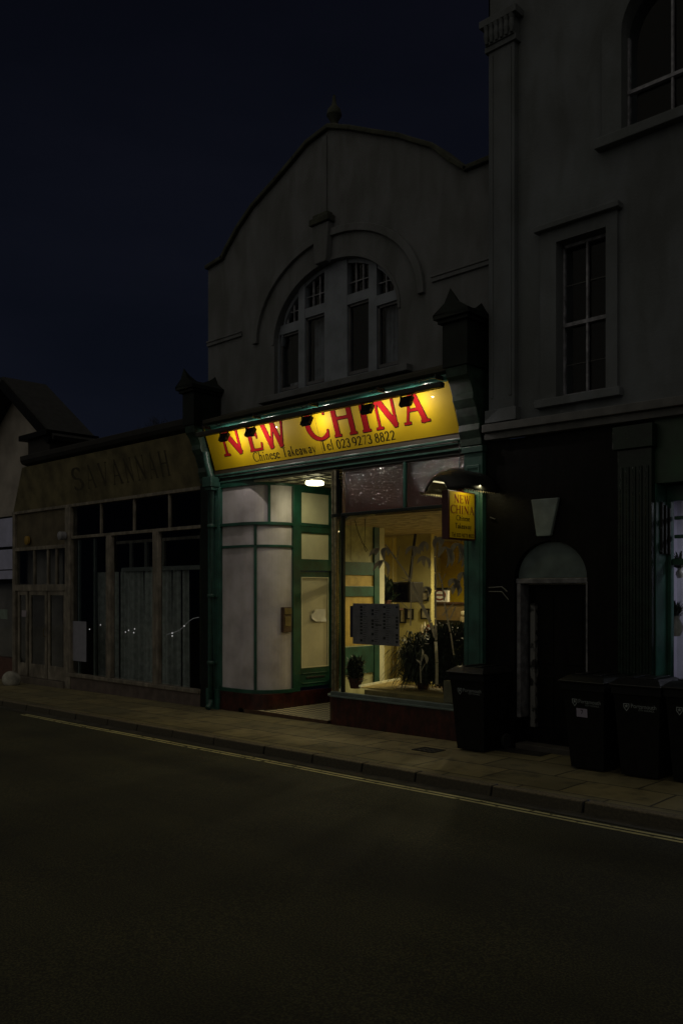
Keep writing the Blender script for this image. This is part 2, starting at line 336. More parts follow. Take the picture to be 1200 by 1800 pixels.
# ------------------------------------------------------------------ serif lettering (stroke glyphs -> clean meshes)
def arc(cx, cy, rx, ry, a0, a1, n=14):
    return [(cx+rx*cos(radians(a0+(a1-a0)*i/n)), cy+ry*sin(radians(a0+(a1-a0)*i/n))) for i in range(n+1)]
TK, TN = .15, .055
def stem(x, y0=0, y1=1, w=TK, s0=True, s1=True, sw=.13):
    r = [('l', x, y0, x, y1, w)]
    if s0: r.append(('l', x-sw, y0+.02, x+sw, y0+.02, .04))
    if s1: r.append(('l', x-sw, y1-.02, x+sw, y1-.02, .04))
    return r
G = {}
G['N'] = (.98, stem(.17, w=TN+.01, s0=True, s1=False)+[('l', .06, .98, .24, .98, .04), ('l', .14, .99, .80, .03, TK+.01), ('l', .80, 0, .80, 1, TN+.01), ('l', .69, .98, .92, .98, .04)])
G['E'] = (.74, stem(.17, sw=.12)+[('l', .15, .975, .60, .975, .05), ('l', .15, .52, .50, .52, .05), ('l', .15, .025, .63, .025, .05), ('l', .60, .80, .61, 1.0, .05), ('l', .50, .40, .50, .64, .045), ('l', .64, 0, .68, .22, .055)])
G['W'] = (1.28, [('l', .15, 1, .42, 0, TK), ('l', .42, 0, .64, .86, TN), ('l', .56, 1, .84, 0, TK), ('l', .84, 0, 1.10, 1, TN), ('l', .02, .98, .30, .98, .04), ('l', .45, .98, .72, .98, .04), ('l', .98, .98, 1.22, .98, .04)])
G['C'] = (.88, [('p', arc(.52, .5, .43, .485, 52, 305, 26)), ('l', .79, .72, .80, .98, .045), ('l', .80, .05, .82, .25, .04)])
G['H'] = (.98, stem(.18)+stem(.78)+[('l', .18, .52, .78, .52, .055)])
G['I'] = (.42, stem(.20))
G['A'] = (.94, [('l', .12, 0, .44, 1.02, TN), ('l', .43, 1.02, .78, 0, TK), ('l', .22, .36, .66, .36, .05), ('l', .01, .02, .25, .02, .04), ('l', .63, .02, .93, .02, .04)])
G['S'] = (.62, [('p', arc(.31, .74, .21, .235, 35, 250, 16)+arc(.30, .26, .23, .24, 80, -145, 16)), ('l', .50, .76, .51, .96, .04), ('l', .08, .06, .07, .26, .04)])
G['V'] = (.90, [('l', .14, 1, .46, 0, TK), ('l', .46, 0, .78, 1, TN), ('l', .01, .98, .29, .98, .04), ('l', .66, .98, .90, .98, .04)])
G['T'] = (.78, stem(.38, s1=False)+[('l', .05, .975, .71, .975, .05), ('l', .05, .80, .06, 1, .045), ('l', .71, .80, .70, 1, .045)])
lk = .12
G['h'] = (.62, stem(.14, 0, 1.02, lk, sw=.10)[:2]+stem(.46, 0, .42, lk, s1=False, sw=.10)+[('p', arc(.30, .42, .16, .20, 160, 0, 10))])
G['i'] = (.32, stem(.15, 0, .60, lk, s1=False, sw=.10)+[('l', .06, .56, .15, .60, .05), ('p', [(.15, .84), (.151, .86)])])
G['n'] = (.62, stem(.14, 0, .60, lk, s1=False, sw=.10)+stem(.46, 0, .42, lk, s1=False, sw=.10)+[('l', .05, .56, .14, .60, .05), ('p', arc(.30, .40, .16, .21, 160, 0, 10))])
G['e'] = (.52, [('p', arc(.27, .30, .20, .29, 20, 320, 18)), ('l', .08, .37, .45, .40, .045)])
G['s'] = (.42, [('p', arc(.21, .45, .12, .14, 35, 250, 12)+arc(.20, .16, .14, .15, 80, -145, 12))])
G['a'] = (.52, [('p', arc(.24, .43, .14, .16, 155, 0, 8)+[(.38, .12), (.40, .04), (.47, .03)]), ('p', arc(.24, .17, .15, .15, 85, 330, 12))])
G['k'] = (.60, stem(.14, 0, 1.02, lk, sw=.10)[:2]+[('l', .16, .26, .42, .58, .045), ('l', .24, .36, .48, .02, .12), ('l', .33, .58, .52, .58, .035), ('l', .38, .02, .58, .02, .035)])
G['w'] = (.80, [('l', .08, .60, .25, 0, lk), ('l', .25, 0, .38, .54, .045), ('l', .34, .60, .52, 0, lk), ('l', .52, 0, .70, .60, .045), ('l', 0, .58, .18, .58, .035), ('l', .62, .58, .78, .58, .035)])
G['y'] = (.55, [('l', .09, .60, .28, .02, lk), ('l', .48, .60, .20, -.26, .05), ('l', 0, .58, .19, .58, .035), ('l', .40, .58, .56, .58, .035), ('p', [(.20, -.26), (.10, -.27)])])
G['l'] = (.30, stem(.14, 0, 1.02, lk, sw=.10)[:2])
G['0'] = (.60, [('p', arc(.29, .42, .21, .41, 0, 360, 24))])
G['2'] = (.60, [('p', arc(.27, .62, .19, .21, 160, -20, 12)+[(.30, .30), (.08, .04)]), ('l', .06, .045, .50, .045, .09), ('l', .50, .02, .52, .15, .04)])
G['3'] = (.56, [('p', arc(.24, .65, .17, .18, 150, -80, 12)+arc(.24, .23, .21, .23, 75, -150, 14))])
G['9'] = (.60, [('p', arc(.28, .56, .20, .26, 0, 360, 20)), ('p', arc(.18, .50, .31, .48, 15, -70, 10))])
G['7'] = (.56, [('l', .06, .80, .50, .80, .09), ('l', .49, .80, .20, 0, .08), ('l', .06, .68, .07, .83, .04)])
G['8'] = (.58, [('p', arc(.28, .64, .16, .18, 0, 360, 18)), ('p', arc(.28, .23, .20, .23, 0, 360, 20))])
_gm = {}
def glyph(ch, grow=0.0, res=34):
    key = (ch, grow, res)
    if key in _gm: return _gm[key]
    W, st = G[ch]; segs = []
    for t in st:
        if t[0] == 'l': segs.append((0, t[1], t[2], t[3], t[4], t[5]/2))
        else:
            pts = t[1]
            for (ax, ay), (bx_, by) in zip(pts, pts[1:]):
                L = math.hypot(bx_-ax, by-ay) or 1e-6
                segs.append((1, ax, ay, bx_, by, (.045+(TK-.045)*abs(by-ay)/L)/2))
    def fld(x, y):
        m = 9.0
        for k, ax, ay, bx_, by, h in segs:
            dx, dy = bx_-ax, by-ay; L = math.hypot(dx, dy) or 1e-6; ux, uy = dx/L, dy/L
            px, py = x-ax, y-ay; t = px*ux+py*uy; d = abs(-px*uy+py*ux)
            if k == 0:
                ex = max(-t, t-L); ey = d-h; q = math.hypot(max(ex, 0), max(ey, 0))+min(max(ex, ey), 0)
            else:
                tt = min(max(t, 0), L); q = math.hypot(px-ux*tt, py-uy*tt)-h
            if q < m: m = q
        return m-grow
    x0, x1, y0, y1 = -.12, W+.12, -.40, 1.14; h = 1/res; nx = int((x1-x0)/h)+1; ny = int((y1-y0)/h)+1
    g = [[fld(x0+i*h, y0+j*h) for i in range(nx)] for j in range(ny)]
    vs = []; ix = {}; fs = []
    def vid(p):
        k = (round(p[0], 4), round(p[1], 4))
        if k not in ix: ix[k] = len(vs); vs.append(p)
        return ix[k]
    for j in range(ny-1):
        run = None
        for i in range(nx-1):
            c = [(i, j), (i+1, j), (i+1, j+1), (i, j+1)]; val = [g[b][a] for a, b in c]
            if min(val) > 0: continue
            poly = []
            for q in range(4):
                a, b = c[q], c[(q+1) % 4]; va, vb = val[q], val[(q+1) % 4]
                if va <= 0: poly.append((x0+a[0]*h, y0+a[1]*h))
                if (va <= 0) != (vb <= 0):
                    t = va/(va-vb); poly.append((x0+(a[0]+(b[0]-a[0])*t)*h, y0+(a[1]+(b[1]-a[1])*t)*h))
            ids = [vid(p) for p in poly]; ids = [k for n_, k in enumerate(ids) if k != ids[n_-1]]
            if len(ids) > 2: fs.append(tuple(ids))
    _gm[key] = (W, vs, fs); return _gm[key]
def text_width(s, tr): return sum((G[c][0] if c != ' ' else .32)+tr for c in s)
def text_mesh(mb, s, fn, x0, x1, tr=.04, grow=0, res=22):
    """fn(a,b) maps (along 0..1 across x0..x1 in metres, b in cap heights) to a point"""
    tot = text_width(s, tr); sc = (x1-x0)/tot; cx = x0
    for c in s:
        if c == ' ': cx += (.32+tr)*sc; continue
        W, vs, fs = glyph(c, grow, res)
        mb.add([fn(cx+v[0]*sc, v[1]) for v in vs], fs); cx += (W+tr)*sc
    return mb

# ================================================================== ground
road = MB()
def gsheet(x0, x1, y0, y1, z, n=1):
    return [(x0, y0, gz(x0)+z), (x1, y0, gz(x1)+z), (x1, y1, gz(x1)+z), (x0, y1, gz(x0)+z)]
road.quad(*gsheet(-60, 40, -60, -2.0, -.105))
tag(road.build('road', asph), kind='structure')
gut = MB().quad(*gsheet(-60, 40, -2.16, -1.96, -.100)); tag(gut.build('gutter', mat('gutter_dirt', (.045, .04, .028), .85, .5, 4, .5, 60)), kind='structure')
pv = MB().quad(*gsheet(-60, 40, -1.86, 14.0, 0)); tag(pv.build('pavement', slab), kind='structure')
kb = MB(); x = -32.0
while x < 6:
    L = random.uniform(.78, 1.05); g_ = .010; j = random.uniform(-.006, .006)
    for (a, b) in ((x+g_, x+L-g_),):
        bt = [(a, -2.005+j, gz(a)-.12), (b, -2.005+j, gz(b)-.12), (b, -1.868, gz(b)-.12), (a, -1.868, gz(a)-.12)]
        tp = [(a, -1.98+j, gz(a)+.004), (b, -1.98+j, gz(b)+.004), (b, -1.868, gz(b)+.004), (a, -1.868, gz(a)+.004)]
        kb.hexa(bt, tp)
    x += L
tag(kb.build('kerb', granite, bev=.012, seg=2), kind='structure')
ym = MB()
for yy in (-2.235, -2.315):
    n = 60
    for i in range(n):
        a = -14.6+i*17.6/n; b = a+17.6/n
        w1 = .006*sin(a*2.1); w2 = .006*sin(b*2.1)
        ym.quad((a, yy-.021+w1, gz(a)-.1005), (b, yy-.021+w2, gz(b)-.1005), (b, yy+.021+w2, gz(b)-.1005), (a, yy+.021+w1, gz(a)-.1005))
tag(ym.build('road_marking', yl), 'pair of thin worn yellow lines painted along the gutter', 'road marking', kind='structure')
# drain covers
def cover(name, px, py, w, d, label):
    c = PZ(px, py, gz(-7)); e_ = empty(name, (c.x, c.y, gz(c.x)), label, 'drain cover'); z = gz(c.x)
    fr = MB().prism([(c.x-w/2, c.y-d/2), (c.x+w/2, c.y-d/2), (c.x+w/2, c.y+d/2), (c.x-w/2, c.y+d/2)], [[(c.x-w/2+.02, c.y-d/2+.02), (c.x-w/2+.02, c.y+d/2-.02), (c.x+w/2-.02, c.y+d/2-.02), (c.x+w/2-.02, c.y-d/2+.02)]], z-.01, z+.008, 'z')
    fr.build('frame', metal_b, e_)
    p = MB().box(c.x-w/2+.025, c.x+w/2-.025, c.y-d/2+.025, c.y+d/2-.025, z-.01, z+.005)
    for i in range(4):
        for j in range(3): 
            a = c.x-w/2+.05+(w-.1)*i/3; b = c.y-d/2+.05+(d-.1)*j/2; p.box(a-.012, a+.012, b-.012, b+.012, z+.004, z+.009)
    p.build('plate', mat(name+'_iron', (.02, .018, .014), .6, .4, 20, .4, 60), e_)
cover('drain_cover', 753, 1319, .34, .26, 'small square iron drain cover set in the pavement left of the nearest bin')
cover('access_cover', 925, 1322, .62, .42, 'wide shallow access cover in the pavement outside the dark arched door')

# ================================================================== takeaway building (gable)
GY = .15
T = empty('takeaway_building', (-9.45, .15, 0), 'gabled pale stucco building with an arched upstairs window and a green shopfront', 'building')
XL, XR = -12.5, -6.45
outl = [(-12.5, 4.9), (-6.45, 4.9), (-6.45, 7.6), (-6.88, 7.6), (-7.13, 7.8), (-7.45, 8.11), (-7.78, 8.30), (-8.06, 8.47), (-8.56, 8.71), (-9.0, 8.93), (-9.45, 9.12),
        (-9.92, 9.04), (-10.21, 8.90), (-10.65, 8.70), (-11.24, 8.45), (-11.62, 8.20), (-11.9, 7.95), (-12.05, 7.80), (-12.5, 7.74)]
AX, AZ, AA, AB = -9.40, 6.05, 1.33, 1.04
arch = [(AX-AA, 5.2)]+[(AX-AA*cos(pi*i/28), AZ+AB*sin(pi*i/28)) for i in range(29)]+[(AX+AA, 5.2)]
wall = MB().prism(outl, [arch], GY, GY+.3)
wall.box(-12.5, -12.3, GY+.3, 9.5, 3.9, 7.7)
wall.build('gable_wall', stucco, T)
cp = MB(); top = outl[2:]
for (a, b) in zip(top, top[1:]):
    n_ = Vector((b[0]-a[0], 0, b[1]-a[1])).normalized(); up = Vector((n_.z, 0, -n_.x)); up = up if up.z > 0 else -up
    A = Vector((a[0], 0, a[1])); B = Vector((b[0], 0, b[1]))
    bt = [A+Vector((0, GY-.07, 0))-n_*.02, B+Vector((0, GY-.07, 0))+n_*.02, B+Vector((0, GY+.36, 0))+n_*.02, A+Vector((0, GY+.36, 0))-n_*.02]
    cp.hexa(bt, [q+up*.07 for q in bt])
cp.build('coping', coping, T, bev=.015)
fb = MB().lathe((-9.47, GY+.12, 9.15), [(.11, 0), (.12, .05), (.06, .1), (.07, .16), (.12, .24), (.10, .33), (.04, .40), (.02, .55)], 12)
fb.build('finial', coping, T, smooth=True)
# roof behind
MB().prism([(-12.3, 7.6), (-6.5, 7.6), (-9.45, 8.9)], [], GY+.3, 9.5).build('roof', slate, T)
# string course
sc_ = MB().box(-12.5, -11.55, GY-.035, GY, 6.36, 6.42).box(-12.5, -11.55, GY-.05, GY, 6.42, 6.45)
sc_.build('string_course', stucco, T, bev=.008); sc_ = MB()
sc_.box(-7.45, -6.47, GY-.035, GY, 6.26, 6.32).box(-7.45, -6.47, GY-.05, GY, 6.32, 6.35)
sc_.build('string_course', stucco, T, bev=.008)
# hood mould
def ring(cx, cz, a0, b0, a1, b1, y0, y1, t0=0, t1=180, n=30, zb=None):
    o = [(cx-a1*cos(radians(t0+(t1-t0)*i/n)), cz+b1*sin(radians(t0+(t1-t0)*i/n))) for i in range(n+1)]
    q = [(cx-a0*cos(radians(t0+(t1-t0)*i/n)), cz+b0*sin(radians(t0+(t1-t0)*i/n))) for i in range(n+1)]
    return MB().prism(o+q[::-1], [], y0, y1)
ring(AX, AZ+.1, 1.72, 1.30, 1.83, 1.41, GY-.06, GY).build('hood_mould', stucco, T, bev=.012)
ring(AX, AZ, AA, AB, AA+.05, AB+.05, GY-.02, GY).build('arch_trim', stucco, T, bev=.006)
MB().prism([(-9.66, 7.06), (-9.42, 7.06), (-9.36, 7.66), (-9.72, 7.66)], [], GY-.12, GY).build('keystone', stucco, T, bev=.015)
MB().box(-9.75, -9.33, GY-.16, GY, 7.66, 7.76).box(-9.70, -9.38, GY-.13, GY, 7.76, 7.82).build('keystone_cap', coping, T, bev=.012)
MB().box(-9.60, -9.50, GY-.02, GY, 7.82, 9.05).build('vertical_strip', stucco, T, bev=.005)
# window
wn = MB().prism([(p[0], p[1]) for p in arch], [], GY+.20, GY+.21)
WF = GY+.10
fx = [(-10.70, -10.24), (-10.09, -9.65), (-9.16, -8.72), (-8.56, -8.10)]
def inner_arch(x, d=.06): 
    t = (x-AX)/(AA-d); return AZ+(AB-d)*sqrt(max(0, 1-t*t))
holes = []
for k, (a, b) in enumerate(fx):
    zt = 6.27 if k in (0, 3) else 6.42
    holes.append([(a, 5.28), (b, 5.28), (b, zt-.05), (a, zt-.05)])
    zs = zt+.10; N = 8; xs = [a+(b-a)*i/N for i in range(N+1)]
    if k == 0: xs = [x for x in xs if inner_arch(x) > zs+.02]
    if k == 3: xs = [x for x in xs if inner_arch(x) > zs+.02]
    holes.append([(xs[0], zs), (xs[-1], zs)]+[(x, max(inner_arch(x), zs+.03)) for x in reversed(xs)])
    m = MB(); nb = 3
    for i in range(1, nb):
        x = a+(b-a)*i/nb
        if inner_arch(x) > zs+.05: m.box(x-.009, x+.009, WF+.03, WF+.06, zs, inner_arch(x))
    m.box(xs[0], xs[-1], WF+.032, WF+.058, zs+.18, zs+.194)
    gl = MB().prism([(a, 5.28), (b, 5.28), (b, zt-.05), (a, zt-.05)], [], WF+.05, WF+.055).build('window', pane_d, T)
    gu = MB().prism([(xs[0], zs), (xs[-1], zs)]+[(x, max(inner_arch(x), zs+.03)) for x in reversed(xs)], [], WF+.062, WF+.066).build('window', pane_d, T)
    m.build('glazing_bar', white_worn, gu)
    MB().box(a, b, WF+.02, WF+.048, 5.30, 5.35).box(a, a+.03, WF+.02, WF+.048, 5.35, zt-.05).box(b-.03, b, WF+.02, WF+.048, 5.35, zt-.05).box(a, b, WF+.02, WF+.048, zt-.085, zt-.05).build('frame', mat('sash%d' % k, (.10, .10, .11), .6), gl)
wfr = MB(); xe = [AX-AA-.03]+[v for f_ in fx for v in f_]+[AX+AA+.03]
for k in range(0, 10, 2):
    a, b = xe[k], xe[k+1]; zt = max(inner_arch(min(max(a, AX-1.2), AX+1.2)), inner_arch(min(max(b, AX-1.2), AX+1.2)))+.05
    if k in (0, 8): zt = 6.9
    if k == 4: zt = 7.12
    wfr.box(a, b, WF-.02+.001*k, WF+.1, 5.2, zt)
for k, (a, b) in enumerate(fx):
    zt = 6.27 if k in (0, 3) else 6.42
    wfr.box(a, b, WF-.012, WF+.09, zt-.05, zt+.10).box(a, b, WF-.012, WF+.09, 5.2, 5.28)
arch_f = mat('arch_frame_paint', (.18, .20, .24), .7, .2, 4)
wfr.build('window_frame', arch_f, T)
frx = MB(); N = 24
for i in range(N):
    x0_, x1_ = AX-1.27+2.54*i/N, AX-1.27+2.54*(i+1)/N; z0_, z1_ = inner_arch(x0_), inner_arch(x1_)
    frx.add([(x0_, WF+.0, z0_), (x1_, WF+.0, z1_), (x1_, WF+.0, z1_+.12), (x0_, WF+.0, z0_+.12), (x0_, WF+.09, z0_), (x1_, WF+.09, z1_), (x1_, WF+.09, z1_+.12), (x0_, WF+.09, z0_+.12)], [(0, 1, 2, 3), (7, 6, 5, 4), (0, 4, 5, 1), (2, 6, 7, 3)])
frx.build('arch_frame', arch_f, T)
MB().box(-11.0, -7.8, GY-.14, GY+.1, 5.10, 5.20).build('window_sill', stucco, T, bev=.01)
for (a, b, lo_) in ((-10.09, -9.72, 0), (-8.56, -8.12, 0), (-8.9, -8.74, 0)):
    cu = MB(); n = 40; pts = [(a+(b-a)*i/n, WF+.2+.025*sin(i*.9)) for i in range(n+1)]
    for (p, q) in zip(pts, pts[1:]): cu.quad((p[0], p[1], 5.25), (q[0], q[1], 5.25), (q[0], q[1], 6.4), (p[0], p[1], 6.4))
    cu.build('curtain', curtain_u, T, smooth=True)
MB().box(-10.62, -10.28, WF+.16, WF+.2, 5.28, 5.44).build('sill_board', white_worn, T)
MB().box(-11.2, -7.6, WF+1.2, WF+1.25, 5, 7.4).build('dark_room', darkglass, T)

# lead hood over fascia
hood = MB().prism([(-.34, 4.86), (-.34, 4.92), (.0, 5.04), (.149, 5.10), (.149, 4.86)], [], -12.02, -6.80, 'x')
hood.prism([(-.30, 4.835), (-.34, 4.86), (.149, 4.86), (.149, 4.835)], [], -12.02, -6.80, 'x')
hood.build('cornice', mat('cornice_lead', (.03, .026, .014), .7, .4, 5, .3, 20), T, bev=.008)
# fascia back and mouldings under the board
MB().box(-12.14, -6.80, .012, .149, 3.88, 4.80).build('fascia_backing', board_edge, T)
mould_g = mat('moulding_green', (.04, .11, .085), .35, .4, 6)
fr = MB()
fr.box(-12.1, -6.82, -.02, .012, 4.02, 4.09)
fr.build('fascia_dark_band', mat('fascia_brown', (.04, .028, .014), .5), T)  # dark brown band below the sign board
for (z0, z1, y0, nm) in ((3.985, 4.02, -.075, 'cornice_moulding'), (3.945, 3.978, -.055, 'cornice_moulding'), (3.865, 3.90, -.045, 'head_rail')):
    MB().box(-12.12, -6.80, y0, .012, z0, z1).build(nm, mould_g, T, bev=.008)
MB().box(-12.1, -6.81, -.02, .012, 3.90, 3.945).build('frieze_band', board_edge, T)
MB().tube([(-12.05, -.085, 3.965), (-9.8, -.088, 3.962), (-6.85, -.085, 3.968), (-6.82, -.085, 3.93), (-6.82, -.085, 3.55)], .008, 6).build('cable', metal_b, T)

# --- pilasters with console brackets
def pilaster(x0, x1, nm):
    p = MB().box(x0, x1, -.07, .15, .32, 3.80).box(x0-.02, x1+.02, -.10, .15, .0+gz(x0)-.02, .32).box(x0-.02, x1+.02, -.10, .15, 3.80, 3.88)
    w = x1-x0
    p.box(x0+.04, x1-.04, -.082, -.07, .5, .54).box(x0+.04, x0+.065, -.082, -.07, .54, 3.6).box(x1-.065, x1-.04, -.082, -.07, .54, 3.6).box(x0+.04, x1-.04, -.082, -.07, 3.6, 3.64)
    return p.build('pilaster', green_w, T, bev=.006)
pilaster(-12.22, -11.93, 'l'); pilaster(-6.76, -6.47, 'r')
def console(x0, x1, lean):
    # scroll console, profile in (y,z), leaning forward with the sign board
    prof = [(.149, 3.89), (-.09, 3.89), (-.10, 3.98), (-.14, 4.08), (-.13, 4.16), (-.17, 4.26), (-.20, 4.36), (-.27, 4.46), (-.27, 4.54), (-.33, 4.66), (-.40, 4.74), (-.42, 4.86), (.149, 4.86)]
    k = MB().prism(prof, [], x0, x1, 'x')
    c = k.build('console_bracket', mat('console_paint%d' % int(x0), (.02, .045, .03), .5, .5, 8, .3, 25), T, bev=.008)
    b = MB().box(x0-.03, x1+.03, -.44, .149, 4.86, 5.42)
    b.box(x0-.07, x1+.07, -.49, .149, 5.42, 5.47).box(x0-.11, x1+.11, -.53, .149, 5.47, 5.53)
    # swept gablet
    xc = (x0+x1)/2; hw = (x1-x0)/2+.11
    ys = [-.53, -.40, -.25, -.12, .02, .149]; hp = [.30, .19, .12, .12, .18, .27]
    vs = []; fs = []
    for y, h in zip(ys, hp): vs += [(xc-hw, y, 5.53), (xc-hw*.35, y, 5.53+h*.42), (xc, y, 5.53+h), (xc+hw*.35, y, 5.53+h*.42), (xc+hw, y, 5.53)]
    n = len(ys)
    for i in range(n-1):
        for j in range(4): fs.append((i*5+j, i*5+j+1, i*5+5+j+1, i*5+5+j))
    fs += [(4, 3, 2, 1, 0), tuple((n-1)*5+j for j in range(5))]
    b.add(vs, fs)
    b.build('bracket_cap', darkpaint, c, bev=.006)
console(-6.80, -6.47, 0); console(-12.42, -12.16, 0)
# left party pier: plain dark fin between the two shops
MB().box(-12.46, -12.24, -.05, .149, gz(-12.4)-.02, 3.88).build('party_pier', darkpaint, T, bev=.006)

# --- entrance lobby
LX = -10.85
MB().quad((-12.3, -.02, .046), (-9.30, -.02, .046), (-9.3, 1.75, .052), (-12.3, 1.75, .052)).build('lobby_floor', check, T)
MB().box(-11.4, -9.3, -.05, -.02, gz(-11)-.05, .046).build('door_step', brown, T)
def offs(path, d):
    out = []
    for i, p in enumerate(path):
        a = Vector(path[max(i-1, 0)]); b = Vector(path[min(i+1, len(path)-1)]); t = (b-a).normalized(); n = Vector((t.y, -t.x))
        out.append((p[0]+n.x*d, p[1]+n.y*d))
    return out
bay = [(-11.93, .0), (-11.7, .0), (-11.45, .01)]+[(-11.40+.55*sin(radians(a)), .56-.55*cos(radians(a))) for a in range(0, 91, 6)]+[(LX, .66)]
def bayband(z0, z1, d0, d1, nm, m, bev=.004, par=None):
    return MB().prism(offs(bay, d1)+offs(bay, d0)[::-1], [], z0, z1, 'z').build(nm, m, par or T, bev)
bayband(.36, 3.80, -.025, -.006, 'display_window_panel', panel_w, 0)
bayband(3.78, 3.87, -.04, .03, 'window_rail', green_d)
bayband(3.115, 3.165, -.02, .045, 'window_rail', green_d)
bayband(2.745, 2.785, -.02, .022, 'window_rail', green_d)
bayband(.30, .36, -.05, .045, 'window_sill', green_d)
rb = [(-11.93, -.02), (-11.3, -.02)]+[(-11.12+.27*sin(radians(a)), .25-.27*cos(radians(a))) for a in range(0, 91, 10)]+[(LX, 1.8)]
MB().prism(offs(rb, .03)+offs(rb, -.1)[::-1], [], gz(-12), .30, 'z').build('stall_riser', riser_red, T)
def baymull(px, zc, z0, z1):
    best = min(range(len(bay)*10-10), key=lambda i: abs(bpx(i)-px)); x, y, t = bpos(best)
    n = Vector((t.y, -t.x)); M = Matrix.Translation((x, y, (z0+z1)/2)) @ Matrix.Rotation(math.atan2(t.y, t.x), 4, 'Z')
    return MB().obox(M, .045, .06, z1-z0).build('mullion', green_d, T, bev=.005)
def bpos(i):
    k, f_ = divmod(i, 10); a = Vector(bay[k]); b = Vector(bay[k+1]); p = a+(b-a)*(f_/10); return p.x, p.y, (b-a).normalized()
def bpx(i):
    x, y, _ = bpos(i); d = -SN*x+CS*(y+DY); return 600+F*(CS*x+SN*(y+DY))/d
baymull(473, 0, 3.165, 3.78); baymull(449, 0, 2.785, 3.115); baymull(449, 0, .36, 2.745)
MB().box(-11.955, -11.91, -.05, .05, .36, 3.87).build('corner_post', green, T, bev=.006)
# posts and door on the side wall
y = lambda px: PX(px, 1000, LX).y
MB().box(LX-.06, LX+.035, y(513), y(525.5), .3, 3.82).build('door_post', green_d, T, bev=.006)
MB().box(LX-.06, LX+.035, y(580), y(590), .3, 3.82).build('door_post', green_d, T, bev=.006)
ya, yb = y(525.5), y(580)
MB().box(LX-.05, LX+.028, ya, yb, 3.72, 3.82).build('head_rail', green_d, T, bev=.005)
MB().box(LX-.05, LX+.032, ya, yb, 3.02, 3.16).build('transom', green_d, T, bev=.006)
MB().box(LX-.05, LX+.045, ya, yb, 3.125, 3.145).build('transom_moulding', green, T, bev=.006)
MB().box(LX-.05, LX+.03, ya, yb, 2.36, 2.54).build('door_head', green_d, T, bev=.006)
yc, yd = y(528), y(577.5)
for z0, z1 in ((3.17, 3.71), (2.55, 3.01)):
    p_ = MB().box(LX-.03, LX+.004, yc, yd, z0, z1).build('overlight', cream, T)
    MB().prism([(ya, z0-.02), (yb, z0-.02), (yb, z1+.02), (ya, z1+.02)], [[(yc+.01, z0+.01), (yc+.01, z1-.01), (yd-.01, z1-.01), (yd-.01, z0+.01)]], LX-.02, LX+.02, 'x').build('frame', green_d, p_, bev=.004)
# door leaf
D = MB().prism([(ya+.01, .36), (yb-.01, .36), (yb-.01, 2.35), (ya+.01, 2.35)], [[(y(530), .70), (y(530), 2.24), (y(576), 2.24), (y(576), .70)]], LX-.04, LX+.0, 'x').build('door', green_d, T, bev=.004)
D['label'] = 'dark green side door with a tall blanked pane and letter flap'
MB().box(LX-.035, LX-.012, y(530), y(576), .70, 2.24).build('door_panel', mat('door_blank', (.46, .43, .30), .55, .15, 2.5, .1, 40), D)
fp = MB().prism([(y(530)-.012, .688), (y(576)+.012, .688), (y(576)+.012, 2.252), (y(530)-.012, 2.252)], [[(y(530)+.006, .706), (y(530)+.006, 2.234), (y(576)-.006, 2.234), (y(576)-.006, .706)]], LX-.001, LX+.009, 'x').build('glazing_bead', cream, D)
MB().box(LX, LX+.012, y(538), y(570), .50, .535).build('letter_flap', metal_b, D, bev=.004)
MB().box(LX, LX+.012, y(531), y(575), .58, .60).box(LX, LX+.012, y(531), y(575), .41, .43).build('rail_moulding', green_d, D, bev=.004)
MB().box(LX+.005, LX+.018, y(581), y(584), 1.88, 1.96).build('lock_plate', chrome, D, bev=.003)
MB().lathe((LX+.0, y(582.5), 1.80), [(.018, 0), (.022, .01), (.012, .016)], 12, 'x').build('lock_cylinder', chrome, D)
# curled notice on the door
pp = MB(); pa, pb = y(546), y(571); z0, z1 = PX(546, 1093, LX).z, PX(546, 1071, LX).z
n = 12
def pz(u, v):
    c = 0
    cl = max(0, .35-(u+v)*.9)+max(0, .28-((1-u)+v)*.9)+max(0, .28-(u+(1-v)))
    return LX+.014+cl*.12
vs = [(pz(i/n, j/n), pa+(pb-pa)*i/n+.02*max(0, .3-i/n), z0+(z1-z0)*j/n) for j in range(n+1) for i in range(n+1)]
vs = [(v[0], v[1]+(.05 if (k_ % (n+1)) < 4 and k_//(n+1) > 7 else 0)*(4-(k_ % (n+1)))/4, v[2]+(.04*(4-(k_ % (n+1)))/4*(4-k_//(n+1))/4 if (k_ % (n+1)) < 4 and k_//(n+1) < 4 else 0)) for k_, v in enumerate(vs)]
pp.add(vs, [(j*(n+1)+i, j*(n+1)+i+1, (j+1)*(n+1)+i+1, (j+1)*(n+1)+i) for j in range(n) for i in range(n)])
tag(pp.build('notice', paper, smooth=True), 'small white paper notice with curled torn corners stuck on the green side door', 'notice')
# small wooden plaque with brass plate beside the door
by = PX(505, 1095, LX-.2); 
pl = empty('wall_box', (LX+.05, .42, 1.35), 'small wooden box with a dull brass front beside the green side door', 'wall box')
q0, q1 = .40, .56
MB().box(LX-.02, LX+.05, q0+.02, q1+.04, 1.32, 1.74).build('case', brown, pl, bev=.006)
MB().box(LX+.05, LX+.062, q0+.045, q1+.015, 1.42, 1.58).build('plate', brass, pl, bev=.004)
MB().box(LX+.05, LX+.068, q0+.03, q1+.03, 1.62, 1.72).build('flap', brass, pl, bev=.004)
